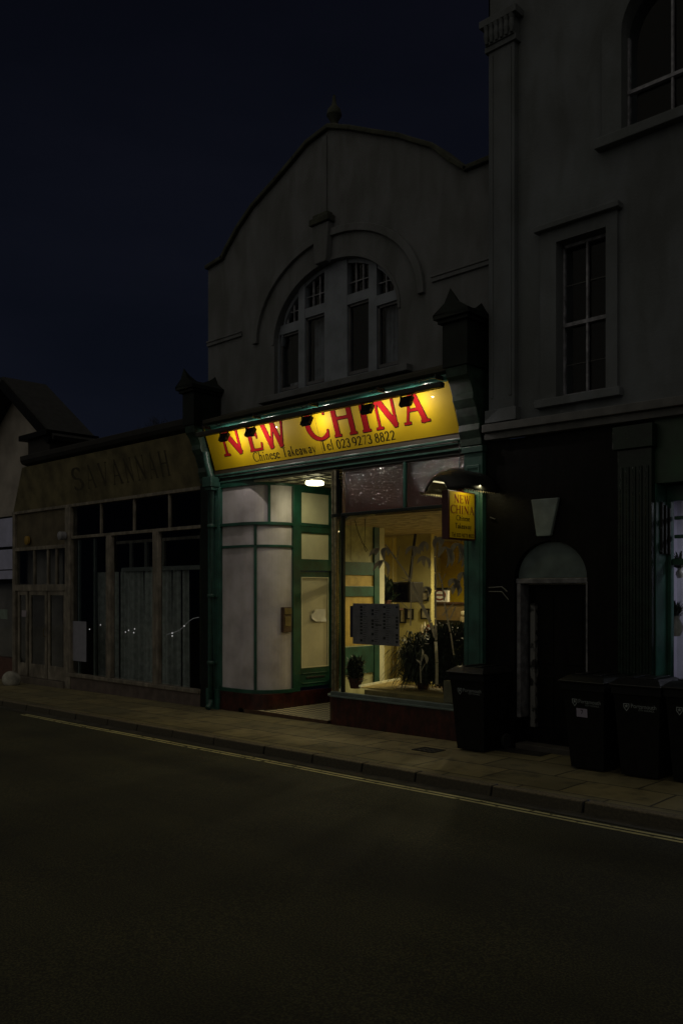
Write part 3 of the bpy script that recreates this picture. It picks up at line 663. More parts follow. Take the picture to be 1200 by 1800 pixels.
# lobby ceiling with battens, back wall with shop door
cb = MB().box(LX-.3, -9.2, .05, 1.9, 3.825, 3.86).build('lobby_ceiling', lobceil, T)
bt = MB()
for xx in (-10.75, -10.45, -10.15, -9.85, -9.55): bt.box(xx-.012, xx+.012, .05, 1.9, 3.812, 3.825)
for yy in (.3, .6, .9, 1.2, 1.5, 1.8): bt.box(LX, -9.3, yy-.012, yy+.012, 3.810, 3.8245)
bt.build('ceiling_batten', mat('batten', (.05, .045, .03), .6), cb)
MB().box(-12.3, -11.0, .6, 1.9, 3.88, 3.95).build('bay_roof', slate, T)
LM = Vector((-10.16, .52, 3.78))
L = empty('ceiling_lamp', LM, 'lit hexagonal ceiling lamp on a dark cross plate in the entrance lobby', 'lamp')
hx = lambda r: [(LM.x+r*cos(radians(a)), LM.y+r*sin(radians(a))) for a in range(0, 360, 60)]
MB().prism(hx(.16), [], 3.735, 3.80, 'z').build('shade', lamp_m, L, bev=.02)
MB().prism(hx(.17), [], 3.80, 3.81, 'z').build('rim', metal_b, L)
cr = MB()
for a in (35, -55): cr.obox(Matrix.Translation((LM.x, LM.y, 3.806)) @ Matrix.Rotation(radians(a), 4, 'Z'), .62, .035, .012)
cr.build('cross_plate', metal_b, L)
pl_ = bpy.data.lights.new('lobby_lamp_light', 'AREA'); pl_.shape = 'DISK'; pl_.size = .3; pl_.energy = 4.5; pl_.color = (1, .92, .55)
po = bpy.data.objects.new('lobby_lamp_light', pl_); COL.objects.link(po); po.location = (0, 0, -.06); po.parent = L
pl2 = bpy.data.lights.new('lobby_lamp_glow', 'POINT'); pl2.shadow_soft_size = .1; pl2.energy = 3.0; pl2.color = (1, .92, .55)
po2 = bpy.data.objects.new('lobby_lamp_glow', pl2); COL.objects.link(po2); po2.location = (0, 0, -.13); po2.parent = L

# --- right-hand shop window
SX0, SX1 = -9.03, -6.76
MB().box(SX0, SX1, -.045, .04, 3.12, 3.17).build('transom', darkpaint, T, bev=.006)
MB().box(SX0-.2, SX1, -.055, .03, .42, .50).build('window_sill', mat('sill_paint', (.10, .13, .12), .45, .3, 5), T, bev=.008)
MB().box(SX0, SX1, -.02, .03, 3.81, 3.865).build('head_rail', darkpaint, T, bev=.004)
MB().box(-7.83, -7.79, -.03, .02, 3.17, 3.81).build('mullion', green, T, bev=.005)
MB().box(SX0, SX1, -.005, 0, 3.17, 3.81).build('window', pane_obs, T)
MB().box(SX0-.1, SX1, .165, .168, 3.145, 3.84).build('blind', blind, T)
MB().box(SX0+.03, SX1, -.005, 0, .50, 3.12).build('window', pane, T)
MB().box(SX0-.01, SX0+.035, -.03, .03, .50, 3.12).build('corner_bar', darkpaint, T, bev=.006)
rr = [(SX1, -.035), (-9.15, -.035)]+[(-9.15-.27*sin(radians(a)), .235-.27*cos(radians(a))) for a in range(10, 71, 10)]+[(-9.42, .27), (-10.84, 1.72)]
MB().prism(offs(rr, 0)+offs(rr, .14)[::-1], [], gz(-8)-.03, .42, 'z').build('stall_riser', riser_red, T)
MB().prism(offs(rr, -.035)+offs(rr, .1)[::-1], [], .42, .445, 'z').build('sill_nosing', mat('nosing', (.12, .16, .15), .35), T, bev=.004)
rc = [(-9.10, -.0)]+[(-9.14-.22*sin(radians(a)), .22-.22*cos(radians(a))) for a in range(0, 64, 9)]+[(-9.36, .26), (-10.80, 1.72)]
MB().prism(offs(rc, 0)+offs(rc, .006)[::-1], [], .45, 3.12, 'z').build('curved_window', glass('curved_pane', (.8, .8, .72), 1.0, ior=1.7), T)
MB().prism(offs(rc, 0)+offs(rc, .006)[::-1], [], 3.17, 3.82, 'z').build('curved_window', glass('curved_pane_top', (.35, .34, .28), 1.0, ior=1.8), T)
MB().prism(offs(rc, -.03)+offs(rc, .03)[::-1], [], 3.12, 3.17, 'z').build('curved_transom', darkpaint, T, bev=.005)
for (xx, yy, r, m) in ((-9.185, .0, .022, chrome), (-9.30, .06, .018, chrome), (-9.36, .22, .022, chrome)):
    MB().tube([(xx, yy, .45), (xx, yy, 3.84)], r, 12).build('corner_tube', m, T, smooth=True)
MB().box(-9.94, -9.90, .82, .86, .45, 3.8).build('side_post', green_d, T)
dgn = MB()
for t_ in (.30, .98): p_ = Vector((-9.36, .26, 0)).lerp(Vector((-10.80, 1.72, 0)), t_); dgn.obox(Matrix.Translation((p_.x, p_.y, 2.1)) @ Matrix.Rotation(radians(-45), 4, 'Z'), .09, .06, 3.4)
for z_ in (.52, 2.14): p_ = Vector((-9.36, .26, 0)).lerp(Vector((-10.80, 1.72, 0)), .64); dgn.obox(Matrix.Translation((p_.x, p_.y, z_)) @ Matrix.Rotation(radians(-45.4), 4, 'Z'), 1.32, .055, .12)
dgn.build('entrance_door', green_d, T, bev=.005)

# --- shop interior shell
IN = empty('shop_interior', (-9.5, 4, 0), 'lit takeaway room with cream and yellow walls under a swirled ceiling', 'room')
MB().quad((-13.6, .2, .04), (-6.5, .2, .04), (-6.5, 9.2, .04), (-13.6, 9.2, .04)).build('floor', int_floor, IN)
CEI = 3.20
MB().prism([(-9.70, .92), (-6.5, .92), (-6.5, 9.2), (-13.6, 9.2), (-13.6, 3.0), (LX-.1, 3.0), (LX-.1, 1.80), (-10.76, 1.74)], [], CEI, CEI+.05, 'z').build('ceiling', ceil_m, IN)
MB().box(-9.2, -6.5, .19, .95, 3.84, 3.86).box(-9.2, -6.5, .93, .95, 3.26, 3.84).box(-9.22, -9.2, .19, .95, 3.2, 3.86).build('window_bulkhead', cream, IN)
MB().box(-6.56, -6.5, .05, 9.2, 0, 3.25).build('side_wall', cream_wall, IN)
wy = PX(655, 1000, LX).y; wy2 = PX(664, 1000, LX).y
MB().box(LX-.05, LX, 1.80, wy, .04, CEI).build('partition', mat('pale_partition', (.42, .42, .24), .6), IN)
MB().box(LX-.002, LX+.006, 1.76, wy, 1.02, 2.33).build('partition_panel', mat('ochre', (.42, .30, .07), .5), IN)
for z0, z1 in ((2.30, 2.54), (1.91, 2.10), (.50, 1.0)): MB().box(LX, LX+.03, 1.76, wy, z0, z1).build('partition_rail', green, IN, bev=.004)
MB().box(LX-.03, LX+.045, wy, wy2, .04, CEI).build('partition_post', green, IN, bev=.004)
MB().box(LX-.09, LX+.02, wy2, wy2+.16, .04, CEI).build('partition_edge', cream, IN)
wA, wB = Vector((-12.15, 3.0)), Vector((-13.05, 7.6))
sd = MB(); sd.add([(-10.9, 3.0, .04), (wA.x, wA.y, .04), (wB.x, wB.y, .04), (wB.x, wB.y, CEI), (wA.x, wA.y, CEI), (-10.9, 3.0, CEI)], [(0, 1, 4, 5), (1, 2, 3, 4)])
sd.build('long_wall', cream_wall, IN)
rbn = MB()
for i in range(1, 6):
    p = wA.lerp(wB, i/6); rbn.box(p.x-.01, p.x+.012, p.y-.02, p.y+.02, .04, CEI)
rbn.build('wall_batten', cream, IN)
MB().box(-13.2, -6.5, 7.6, 7.65, .04, CEI).build('back_wall', yel_wall, IN)
MB().prism([(LX+.03, .04), (-6.5, .04), (-6.5, 1.0), (LX+.03, 1.0)], [], 6.3, 6.34).build('counter_front', brown, IN)
# counter furniture
def thing(name, label, cat, loc, group=None): return empty(name, loc, label, cat, group)
def rectY(px0, py0, px1, py1, y):  # rectangle facing the street at depth y
    a = P(px0, py0, y); b = P(px1, py1, y); c = P((px0+px1)/2, py0, y); d = P((px0+px1)/2, py1, y)
    return min(a.x, b.x), max(a.x, b.x), min(c.z, d.z), max(c.z, d.z)
# lit menu sign on counter
x0, x1, z0, z1 = rectY(757, 1037, 786, 1058, 5.6)
tL = thing('menu_lightbox', 'small pale lit menu sign with a round red emblem standing on the counter', 'sign', ((x0+x1)/2, 5.6, z0))
MB().box(x0, x1, 5.6, 5.68, z0, z1).build('panel', lightbox, tL, bev=.005)
MB().box(x0-.03, x1+.03, 5.56, 5.70, z1, z1+.05).build('top_edge', metal_b, tL, bev=.005)
cxx, czz = (x0+x1)/2+.02, (z0+z1)/2+.02
em = MB(); 
em.prism([(cxx+.16*cos(a*pi/12), czz+.12*sin(a*pi/12)) for a in range(24)], [[(cxx+.12*cos(-a*pi/12), czz+.085*sin(-a*pi/12)) for a in range(24)]], 5.592, 5.598)
em.box(cxx-.10, cxx+.10, 5.591, 5.598, czz-.018, czz+.018)
em.build('emblem', mat('emblem', (.25, .06, .03), .5), tL)
# counter
x0, x1, z0, z1 = rectY(756, 1059, 822, 1092, 5.5)
tC = thing('counter', 'brown panelled serving counter standing below the lit menu sign', 'counter', ((x0+x1)/2, 5.6, 0))
MB().box(x0, x1+1.2, 5.5, 6.1, .05, z1-.04).build('body', mat('counter_body', (.22, .15, .06), .5, .2, 5), tC, bev=.01)
MB().box(x0-.05, x1+1.25, 5.45, 6.15, z1-.04, z1).build('top', brown, tC, bev=.01)
MB().box(x0+.05, x0+1.2, 5.488, 5.5, z0-.1, z0+.02).build('dark_strip', metal_b, tC)  # black strip across the counter front
def jar(px, py, yy, h, r_, m, name, label, cat):
    c = P(px, py, yy); MBo = MB().lathe(c, [(r_, 0), (r_, h*.6), (r_*.5, h*.75), (r_*.45, h*.95), (r_*.5, h)], 12).build(name, m, smooth=True); tag(MBo, label, cat)
MB().box(P(738, 1112, 4.6).x, P(762, 1112, 4.6).x, 4.55, 4.8, P(738, 1116, 4.6).z, P(738, 1112, 4.6).z).build('wall_shelf', brown, IN)
jar(741, 1112, 4.6, .17, .045, mat('jar_pale', (.5, .42, .25), .4), 'sauce_bottle', 'pale sauce bottle, leftmost on the small dark shelf behind the palm', 'bottle')
jar(746, 1112, 4.6, .22, .035, mat('jar_cream', (.6, .55, .4), .4), 'sauce_bottle', 'taller cream bottle in the middle of the small dark shelf', 'bottle')
jar(752, 1112, 4.6, .17, .06, mat('jar_brown', (.12, .04, .02), .4), 'storage_jar', 'round brown jar, rightmost on the small dark shelf behind the palm', 'jar')
x0, x1, z0, z1 = rectY(808, 1074, 819, 1082, 5.2); tag(MB().box(x0, x1, 5.2, 5.5, z0, z1).build('paper_bag', mat('bag', (.7, .62, .42), .6), bev=.03), 'crumpled pale paper bag by the right end of the counter', 'bag')
x0, x1, z0, z1 = rectY(808, 1084, 819, 1094, 5.2); tag(MB().box(x0, x1, 5.2, 5.5, z0, z1).build('takeaway_box', mat('tbox', (.42, .34, .2), .6), bev=.01), 'tan takeaway box below the pale paper bag', 'box')
# yellow alcove panel on the far wall and a shelf over the counter
x0, x1, z0, z1 = rectY(762, 985, 822, 1036, 7.4)
# picture frames on the long wall / pier
pic = 0
def picture(px0, py0, px1, py1, y, label):
    x0, x1, z0, z1 = rectY(px0, py0, px1, py1, y)
    t = thing('picture_frame', label, 'picture', ((x0+x1)/2, y, z0), 'framed notices on the cream wall')
    MB().prism([(x0, z0), (x1, z0), (x1, z1), (x0, z1)], [[(x0+.03, z0+.03), (x0+.03, z1-.03), (x1-.03, z1-.03), (x1-.03, z0+.03)]], y-.03, y).build('frame', metal_b, t)
    MB().box(x0+.03, x1-.03, y-.012, y-.006, z0+.03, z1-.03).build('print', mat('print%d' % int(px0+py0), (.42, .37, .25), .5, .3, 14), t)
# pier wall carrying the frames
x0, x1, _, _ = rectY(700, 1000, 757, 1000, 4.9)
MB().box(x0-.05, x1, 4.9, 5.05, .04, CEI).build('pier_wall', cream_wall, IN)
picture(740, 1038, 754, 1056.5, 4.895, 'small black framed notice, upper one left of the lit menu sign')
picture(740, 1069.5, 755, 1088.5, 4.895, 'small black framed notice, lower one left of the brown counter')
picture(703, 1069, 713.5, 1095.5, 4.895, 'tall narrow framed notice beside the right edge of the posted menu')
picture(715, 1070, 727, 1089, 4.895, 'pale framed certificate between the tall notice and the slanting bamboo')
# wall television
x0, x1, z0, z1 = rectY(684, 1023, 721, 1059, 4.2)
tT = thing('television', 'black box television hung high on the wall above the posted menu', 'television', ((x0+x1)/2, 4.2, z0))
MB().box(x0, x1, 4.2, 4.62, z0, z1).build('case', mat('tv_black', (.006, .005, .004), .5), tT, bev=.02)
MB().box(x0+.04, x1-.04, 4.19, 4.205, z0+.05, z1-.04).build('screen', mat('tv_screen', (.008, .007, .006), .2), tT, bev=.004)
MB().tube([((x0+x1)/2, 4.5, z1), ((x0+x1)/2, 4.7, CEI)], .03, 8).build('bracket', metal_b, tT)

# --- foliage
def blade(mb, base, d, L, w, droop, n=6):
    d = Vector(d).normalized(); side = d.cross(Vector((0, 0, 1)));
    side = side.normalized() if side.length > .05 else Vector((1, 0, 0)); k = len(mb.v); p = Vector(base)
    for i in range(n+1):
        t = i/n; ww = w*sin(pi*min(.97, .12+t*.88))
        mb.v += [p-side*ww/2, p+side*ww/2]; dd = (d+Vector((0, 0, -1))*droop*t*t*1.6).normalized(); p = p+dd*L/n
    mb.f += [(k+2*i, k+2*i+1, k+2*i+3, k+2*i+2) for i in range(n)]
def pot(c, r, h, m, par):
    MB().lathe(c, [(r*.7, 0), (r, h*.85), (r*1.1, h*.86), (r*1.1, h), (r*.95, h), (r*.9, h*.9)], 20).build('pot', m, par, smooth=True)
def plant(name, label, c, r, h, nblade, L, w, droop, m, potm=terracotta, seed=1, spread=1.0):
    random.seed(seed); t = thing(name, label, 'potted plant', c); c = Vector(c); pot(c, .11, .16, potm, t); f_ = MB()
    for i in range(nblade):
        a = random.uniform(0, 2*pi); el = random.uniform(.15, 1.45)
        q = c+Vector((random.uniform(-r, r)*.6, random.uniform(-r, r)*.5, .08+random.uniform(0, h+.14)))
        blade(f_, q, (cos(a)*cos(el)*spread, sin(a)*cos(el)*.8, sin(el)), L*random.uniform(.6, 1.1), w, droop)
    f_.build('foliage', m, t)
    st = MB()
    for i in range(3): st.tube([c+Vector((random.uniform(-.03, .03), 0, .2)), c+Vector((random.uniform(-r, r)*.5, random.uniform(-r, r)*.4, .25+h))], .012, 6)
    st.build('stem', twig, t)
q = P(738, 1195, .75); plant('palm_plant', 'dark feathery palm filling the lower middle of the lit shop window', (q.x+.05, .75, .56), .40, .36, 1900, .50, .020, 1.9, leaf_d, seed=3)
q = P(790, 1195, .60); plant('bushy_plant', 'dense dark leafy bush in the right corner of the lit shop window', (q.x-.02, .60, .56), .42, .66, 2200, .17, .045, .6, leaf_d, seed=5)
q = P(636, 1195, .40); plant('small_plant', 'small dark bushy plant in the lower left corner of the lit shop window', (q.x-.12, .38, .52),   .15, .18, 600, .15, .035, .7, leaf_d, seed=8)
q = P(678, 1060, 3.9); plant('hanging_plant', 'dark round leaved plant beside the television in the shop', (q.x, 3.9, q.z-.1), .22, .22, 150, .26, .09, .5, leaf_d, seed=11)
MB().box(q.x-.3, q.x+.25, 3.8, 4.15, q.z-.14, q.z-.1).build('plant_shelf', brown, IN)
# display plinth
x0 = P(688, 1200, .12).x
pn = thing('display_plinth', 'low tan display ledge with a bright white front strip inside the shop window', 'ledge', (-8.0, .5, .45))
MB().box(SX0+.35, SX1-.05, .10, 1.0, .44, .555).build('ledge', mat('plinth', (.24, .19, .08), .6, .3, 4), pn, bev=.006)
A, B = PZ(634, 1204.5, .60), PZ(703, 1191.5, .60)
dv = (B-A); dv.z = 0; nv = Vector((-dv.y, dv.x, 0)).normalized()*.035
MB().hexa([A+Vector((0, 0, -.03)), B+Vector((0, 0, -.03)), B+nv+Vector((0, 0, -.03)), A+nv+Vector((0, 0, -.03))], [A, B, B+nv, A+nv]).build('edge_strip', mat('strip', (.8, .75, .45), .4, emit=(1, .9, .5), es=.12), pn)
C_ = PZ(692, 1213, .56)
MB().prism([(A.x, A.y), (B.x, B.y), (B.x+.1, B.y-.05), (C_.x, C_.y)], [], .557, .57, 'z').build('lit_wedge', mat('lit_wedge', (.45, .33, .10), .5), pn)  # lit wedge of the ledge, put in as a thin brighter sheet
MB().box(SX1-.42, SX1-.02, .04, .35, .50, .80).build('end_box', mat('endbox', (.17, .155, .11), .7), pn, bev=.008)
# interior lights: ceiling downlights
for i, (lx, ly, en) in enumerate(((-8.3, 2.2, 44), (-9.45, 4.1, 90), (-9.6, 5.7, 70), (-8.2, 6.6, 60), (-8.0, 3.4, 32))):
    dn = thing('downlight', ['downlight nearest the partition in the shop ceiling', 'downlight over the middle of the shop floor', 'downlight at the back left of the shop ceiling', 'downlight over the brown counter', 'downlight above the window plants'][i], 'lamp', (lx, ly, CEI), 'ceiling downlights in the takeaway')
    MB().lathe((lx, ly, CEI-.05), [(.05, 0), (.06, .02), (.05, .05)], 14).build('bulb', spot_e, dn)
    MB().lathe((lx, ly, CEI-.022), [(.075, 0), (.08, .01), (.08, .02)], 16).build('rim', chrome, dn)
    l_ = bpy.data.lights.new('downlight_light', 'SPOT'); l_.energy = en*2.0; l_.color = (1, .82, .47); l_.shadow_soft_size = .07; l_.spot_size = radians(168); l_.spot_blend = .5
    lo = bpy.data.objects.new('downlight_light', l_); COL.objects.link(lo); lo.parent = dn; lo.location = (0, 0, -.07)
# hanging cord
pts = [P(623, 922, 1.2), P(630, 938, 1.2), P(637, 955, 1.2), P(643, 963, 1.2), P(646, 968, 1.2), P(643, 969.5, 1.2), P(640, 963, 1.2), P(641.5, 930, 1.2), P(641.5, 905, 1.2)]
pts[0].z = CEI; pts[-1].z = CEI
tag(MB().tube(pts, .006, 6).build('cable', metal_b), 'thin black cable looping down from the shop ceiling behind the pane', 'cable')
pts = [P(616, 905, 1.3), P(616, 985, 1.3)]; pts[0].z = CEI
tag(MB().tube(pts, .004, 6).build('pull_cord', metal_b), 'thin straight pull cord at the left edge of the shop pane', 'cord')
# menu posters stuck in the window
x0, x1, z0, z1 = rectY(620.4, 1061, 701.7, 1133.8, .012)
tM = thing('menu_poster', 'wide grey menu poster with columns of dark print stuck inside the shop pane', 'poster', ((x0+x1)/2, .015, z0))
MB().box(x0, x1, .006, .012, z0, z1).build('sheet', menu_m, tM)
random.seed(21); pr = MB()
for ci, fx_ in enumerate((.19, .44, .69, .955)):
    cxm = x0+(x1-x0)*fx_; nrow = 11
    for r in range(nrow):
        zz = z1-.035-(z1-z0-.06)*r/nrow
        if random.random() < .82: pr.box(cxm-.022, cxm+.022, .0040, .0055, zz-random.uniform(.022, .036), zz)
    for r in range(17):
        zz = z1-.03-(z1-z0-.05)*r/17; 
        if ci < 3: pr.box(cxm+.035, cxm+.035+random.uniform(.04, .09), .0042, .0056, zz-.006, zz)
pr.box(x0+(x1-x0)*.50, x0+(x1-x0)*.63, .0039, .0054, z0+(z1-z0)*.47, z0+(z1-z0)*.5)
pr.build('menu_text', menu_d, tM)
x0b, x1b, z0b, z1b = rectY(615, 1065, 620.2, 1120, .02)
tag(MB().box(x0b, x1b, .02, .026, z0b, z1b).build('poster', mat('navy_poster', (.015, .013, .05), .5)), 'narrow dark navy poster strip at the left edge of the grey menu', 'poster')

# bamboo window stickers traced on the pane (vinyl lies on the pane at y = .004)
def Z3(x, y): return P(570+x/3.871, 860+y/3.871, .006)
def sticker(mb, pts, k=0):
    q = [Z3(*p) for p in pts]; f_ = tessellate_polygon([[Vector((v.x, v.z, 0)) for v in q]])
    yy = .003+.0004*k
    mb.add([(v.x, yy, v.z) for v in q], [tuple(t) for t in f_])
def stalk(mb, pts, w, k=0):
    for (a, b) in zip(pts, pts[1:]):
        d = Vector((b[0]-a[0], b[1]-a[1])).normalized(); n = Vector((-d.y, d.x))*w/2; a_ = Vector(a)+d*2; b_ = Vector(b)-d*2
        sticker(mb, [tuple(a_-n*1.25), tuple(a_+d*4-n), tuple(b_-d*4-n), tuple(b_-n*1.25), tuple(b_+n*1.25), tuple(b_-d*4+n), tuple(a_+d*4+n), tuple(a_+n*1.25)], k)
def bleaf(mb, a, b, w, k=0, bend=.15):
    a = Vector(a); b = Vector(b); d = b-a; n = Vector((-d.y, d.x)).normalized(); L_ = d.length; l, r = [], []
    for i in range(9):
        t = i/8; c = a+d*t+n*L_*bend*sin(pi*t); ww = w*(sin(pi*(t**.8)))**.8*.5 if 0 < t < 1 else 0
        l.append(tuple(c+n*ww)); r.append(tuple(c-n*ww))
    sticker(mb, l+r[1:-1][::-1], k)
B1 = thing('bamboo_sticker', 'grey vinyl bamboo with two crossing stalks on the middle of the shop pane', 'window sticker', P(740, 1130, .004))
sA = MB(); stalk(sA, [(415, 375), (492, 482), (545, 556), (590, 630)], 10); stalk(sA, [(592, 632), (655, 770), (722, 905), (755, 1010)], 22, 1)
sA.build('stalk', frost, B1)
sB = MB(); stalk(sB, [(600, 450), (598, 515), (588, 615)], 13, 2); stalk(sB, [(586, 640), (588, 760), (586, 930)], 8, 2); stalk(sB, [(520, 600), (580, 622)], 5, 2); stalk(sB, [(470, 640), (580, 615)], 5, 3); stalk(sB, [(520, 765), (585, 830)], 5, 3); stalk(sB, [(512, 385), (495, 470)], 5, 3); stalk(sB, [(600, 650), (640, 720)], 4, 3)
sB.build('stalk', frost, B1)
lf = MB(); i = 4
for cx, cy, tips in ((375, 400, [(302, 460), (345, 455)]), (415, 395, [(388, 450), (408, 490), (432, 455)]), (400, 480, [(330, 560), (428, 590), (372, 545)]), (600, 385, [(550, 450), (600, 470), (638, 448)]),
                     (675, 352, [(650, 450), (672, 430), (695, 425)]), (685, 455, [(628, 508), (680, 530), (708, 545)]), (695, 660, [(672, 700), (700, 740), (718, 715)])):
    for tp in tips: bleaf(lf, (cx, cy), tp, 26, i, .12 if tp[0] < cx else -.18); i = 4+(i-3) % 5
lf.build('leaf', frost, B1)
B2 = thing('bamboo_sticker', 'grey vinyl bamboo with one tall upright stalk and drooping leaves right of the crossed stalks', 'window sticker', P(765, 1200, .004))
sC = MB(); stalk(sC, [(755, 315), (752, 458), (754, 570), (754, 690), (755, 880), (760, 1030)], 15, 0); sC.build('stalk', frost, B2)
sE = MB(); stalk(sE, [(758, 1035), (765, 1180), (764, 1330)], 20, 0); sE.build('stalk', frost_l, B2)
sD = MB(); stalk(sD, [(775, 565), (800, 640), (815, 760)], 11, 1); stalk(sD, [(825, 570), (800, 625)], 5, 2); stalk(sD, [(880, 775), (800, 860)], 8, 2); stalk(sD, [(815, 770), (835, 870), (855, 970)], 12, 3); stalk(sD, [(895, 790), (850, 890)], 8, 4); stalk(sD, [(858, 975), (880, 1130)], 10, 4)
sD.build('stalk', frost, B2)
lf = MB(); i = 5
for cx, cy, tips in ((775, 325, [(742, 400), (775, 410), (806, 375)]), (825, 388, [(772, 470), (825, 540), (862, 530)]), (905, 362, [(862, 440), (905, 510), (952, 500), (930, 540)]),
                     (940, 560, [(915, 640), (945, 660), (960, 640)]), (880, 605, [(845, 665), (880, 680), (905, 700)]), (900, 640, [(870, 720), (905, 730)])):
    for tp in tips: bleaf(lf, (cx, cy), tp, 34, i, .12 if tp[0] < cx else -.18); i = 5+(i-4) % 5
lf.build('leaf', frost, B2)
B3 = MB(); stalk(B3, [(657, 1320), (652, 1200), (662, 1140)], 9, 0); bleaf(B3, (655, 1190), (622, 1158), 14, 1, .1); bleaf(B3, (660, 1150), (664, 1082), 12, 2, .1); bleaf(B3, (683, 1120), (694, 1190), 24, 3, -.1); stalk(B3, [(655, 1240), (685, 1185)], 4, 4); stalk(B3, [(660, 1170), (683, 1120)], 5, 4)
tag(B3.build('flower_sticker', frost_l), 'small pale vinyl flower sprig low on the shop pane in front of the palm', 'window sticker')

# ================================================================== sign board
def by_(z): return -.015-(z-4.10)*.36
SB = empty('sign_board', (-9.48, -.1, 4.1), 'long yellow fascia sign reading NEW CHINA in large red serif letters', 'sign')
bd = MB().add([(-12.08, by_(4.1)-.0, 4.1), (-6.87, by_(4.1), 4.1), (-6.87, by_(4.83), 4.83), (-12.08, by_(4.83), 4.83),
               (-12.08, by_(4.1)+.03, 4.1), (-6.87, by_(4.1)+.03, 4.1), (-6.87, by_(4.83)+.03, 4.83), (-12.08, by_(4.83)+.03, 4.83)],
              [(0, 1, 2, 3), (7, 6, 5, 4), (0, 4, 5, 1), (1, 5, 6, 2), (2, 6, 7, 3), (3, 7, 4, 0)])
bd.build('board', board_y, SB)
MB().add([(-12.10, by_(4.07)-.012, 4.075), (-6.85, by_(4.07)-.012, 4.075), (-6.85, by_(4.1)-.014, 4.10), (-12.10, by_(4.1)-.014, 4.10), (-12.10, .01, 4.075), (-6.85, .01, 4.075), (-6.85, .01, 4.099), (-12.10, .01, 4.099)],
         [(0, 1, 2, 3), (7, 6, 5, 4), (0, 4, 5, 1), (1, 5, 6, 2), (2, 6, 7, 3), (3, 7, 4, 0)]).build('bottom_edge', board_edge, SB)
sxm = P(563, 780, -.08).x
MB().add([(sxm-.003, by_(4.101)-.0012, 4.101), (sxm+.003, by_(4.101)-.0012, 4.101), (sxm+.003, by_(4.8)-.0012, 4.8), (sxm-.003, by_(4.8)-.0012, 4.8)], [(0, 1, 2, 3)]).build('panel_seam', board_edge, SB)
letters = [('N', 395, 433), ('E', 440.5, 466), ('W', 464, 515), ('C', 544, 583), ('H', 588, 632), ('I', 636, 658), ('N', 662, 707), ('A', 712, 757.5)]
ZB, CH = 4.305, .475
for ch, a, b in letters:
    xa, xb = P(a, 780, -.08).x, P(b, 770, -.08).x; W = G[ch][0]; sc2 = (xb-xa)/W
    W, vs, fs = glyph(ch, .030, 40)
    dk = MB().add([(xa+v[0]*sc2, by_(ZB+v[1]*CH)-.0022, ZB+v[1]*CH) for v in vs], fs)
    lt = MB(); W, vs, fs = glyph(ch, .014, 40)
    lt.add([(xa-.004+v[0]*sc2, by_(ZB+v[1]*CH)-.0040, ZB+.003+v[1]*CH) for v in vs], fs)
    lo = lt.build('letter', red_l, SB); dk.build('letter_outline', black_l, lo)
for s_, a, b in (('Chinese', 447, 493.5), ('Takeaway', 498, 557), ('Tel', 566, 588), ('023', 593, 618), ('9273', 620.5, 656), ('8822', 660, 697)):
    xa, xb = P(a, 790, -.03).x, P(b, 785, -.03).x
    text_mesh(MB(), s_, lambda X, v: Vector((X, by_(4.140+v*.145)-.002, 4.140+v*.145)), xa, xb, .05, res=20).build('lettering', black_l, SB)

# lighting trough and tube
TR = empty('light_trough', (-9.3, -.5, 4.6), 'long dark lighting trough with a glossy green tube running above the yellow sign', 'light fitting')
MB().prism([(-.545, 4.600), (-.455, 4.600), (-.45, 4.67), (-.55, 4.67)], [], -11.93, -6.78, 'x').build('trough', trough_m, TR, bev=.008)
MB().tube([(-11.95, -.30, 4.775), (-9.3, -.302, 4.773), (-6.80, -.30, 4.775)], .050, 20).build('tube', tube_m, TR, smooth=True)
cc = MB()
for xx in (-11.3, -10.35, -9.28, -7.9, -7.15):
    cc.tube([(xx-.10, -.52, 4.735), (xx-.05, -.53, 4.75), (xx-.04, -.55, 4.70), (xx+.05, -.55, 4.71), (xx+.05, -.52, 4.76), (xx+.08, -.45, 4.76)], .006, 6)
cc.tube([(-11.8, -.53, 4.742), (-10, -.535, 4.738), (-8.3, -.53, 4.744), (-6.9, -.53, 4.74)], .006, 6)
cc.build('cable', metal_b, TR)
for xx in (-11.8, -10.5, -9.2, -7.9, -6.9): MB().box(xx-.012, xx+.012, -.50, -.30, 4.735, 4.79).build('support_arm', metal_b, TR)
# floodlights
FL = [(394, 'first floodlight from the left, over the N of NEW'), (440, 'second floodlight from the left, over the E of NEW'), (539, 'middle floodlight, beside the C of CHINA'), (645, 'fourth floodlight from the left, over the I of CHINA'), (714, 'rightmost floodlight, left of the final A')]
def flood_proto(x, label):
    t = empty('floodlight', (x, -.50, 4.60), label, 'floodlight', 'black floodlights hung under the sign trough')
    M = Matrix.Translation((x, -.49, 4.515)) @ Matrix.Rotation(radians(-28), 4, 'X')
    b_ = MB().obox(M, .185, .06, .135)
    for k in range(5): b_.obox(M @ Matrix.Translation((0, -.038, -.045+k*.022)), .16, .02, .008)
    b_.build('housing', metal_b, t, bev=.004)
    MB().obox(M @ Matrix.Translation((0, .028, 0)), .15, .008, .10).build('lens', flood_e, t)
    yk = MB(); 
    for s_ in (-1, 1): yk.obox(Matrix.Translation((x+s_*.098, -.49, 4.555)), .006, .03, .10)
    yk.obox(Matrix.Translation((x, -.49, 4.60)), .20, .03, .006); yk.build('yoke', metal_b, t)
    return t
for i, (px, lb) in enumerate(FL):
    x = P(px, 760, -.49).x
    if i == 0: proto = flood_proto(x, 'black floodlight, '+lb); o = proto
    else:
        o = proto.copy(); COL.objects.link(o); o.location = (x, -.50, 4.60); o['label'] = 'black floodlight, '+lb
        for ch in list(proto.children):
            if ch.type == 'MESH': c = ch.copy(); COL.objects.link(c); c.parent = o
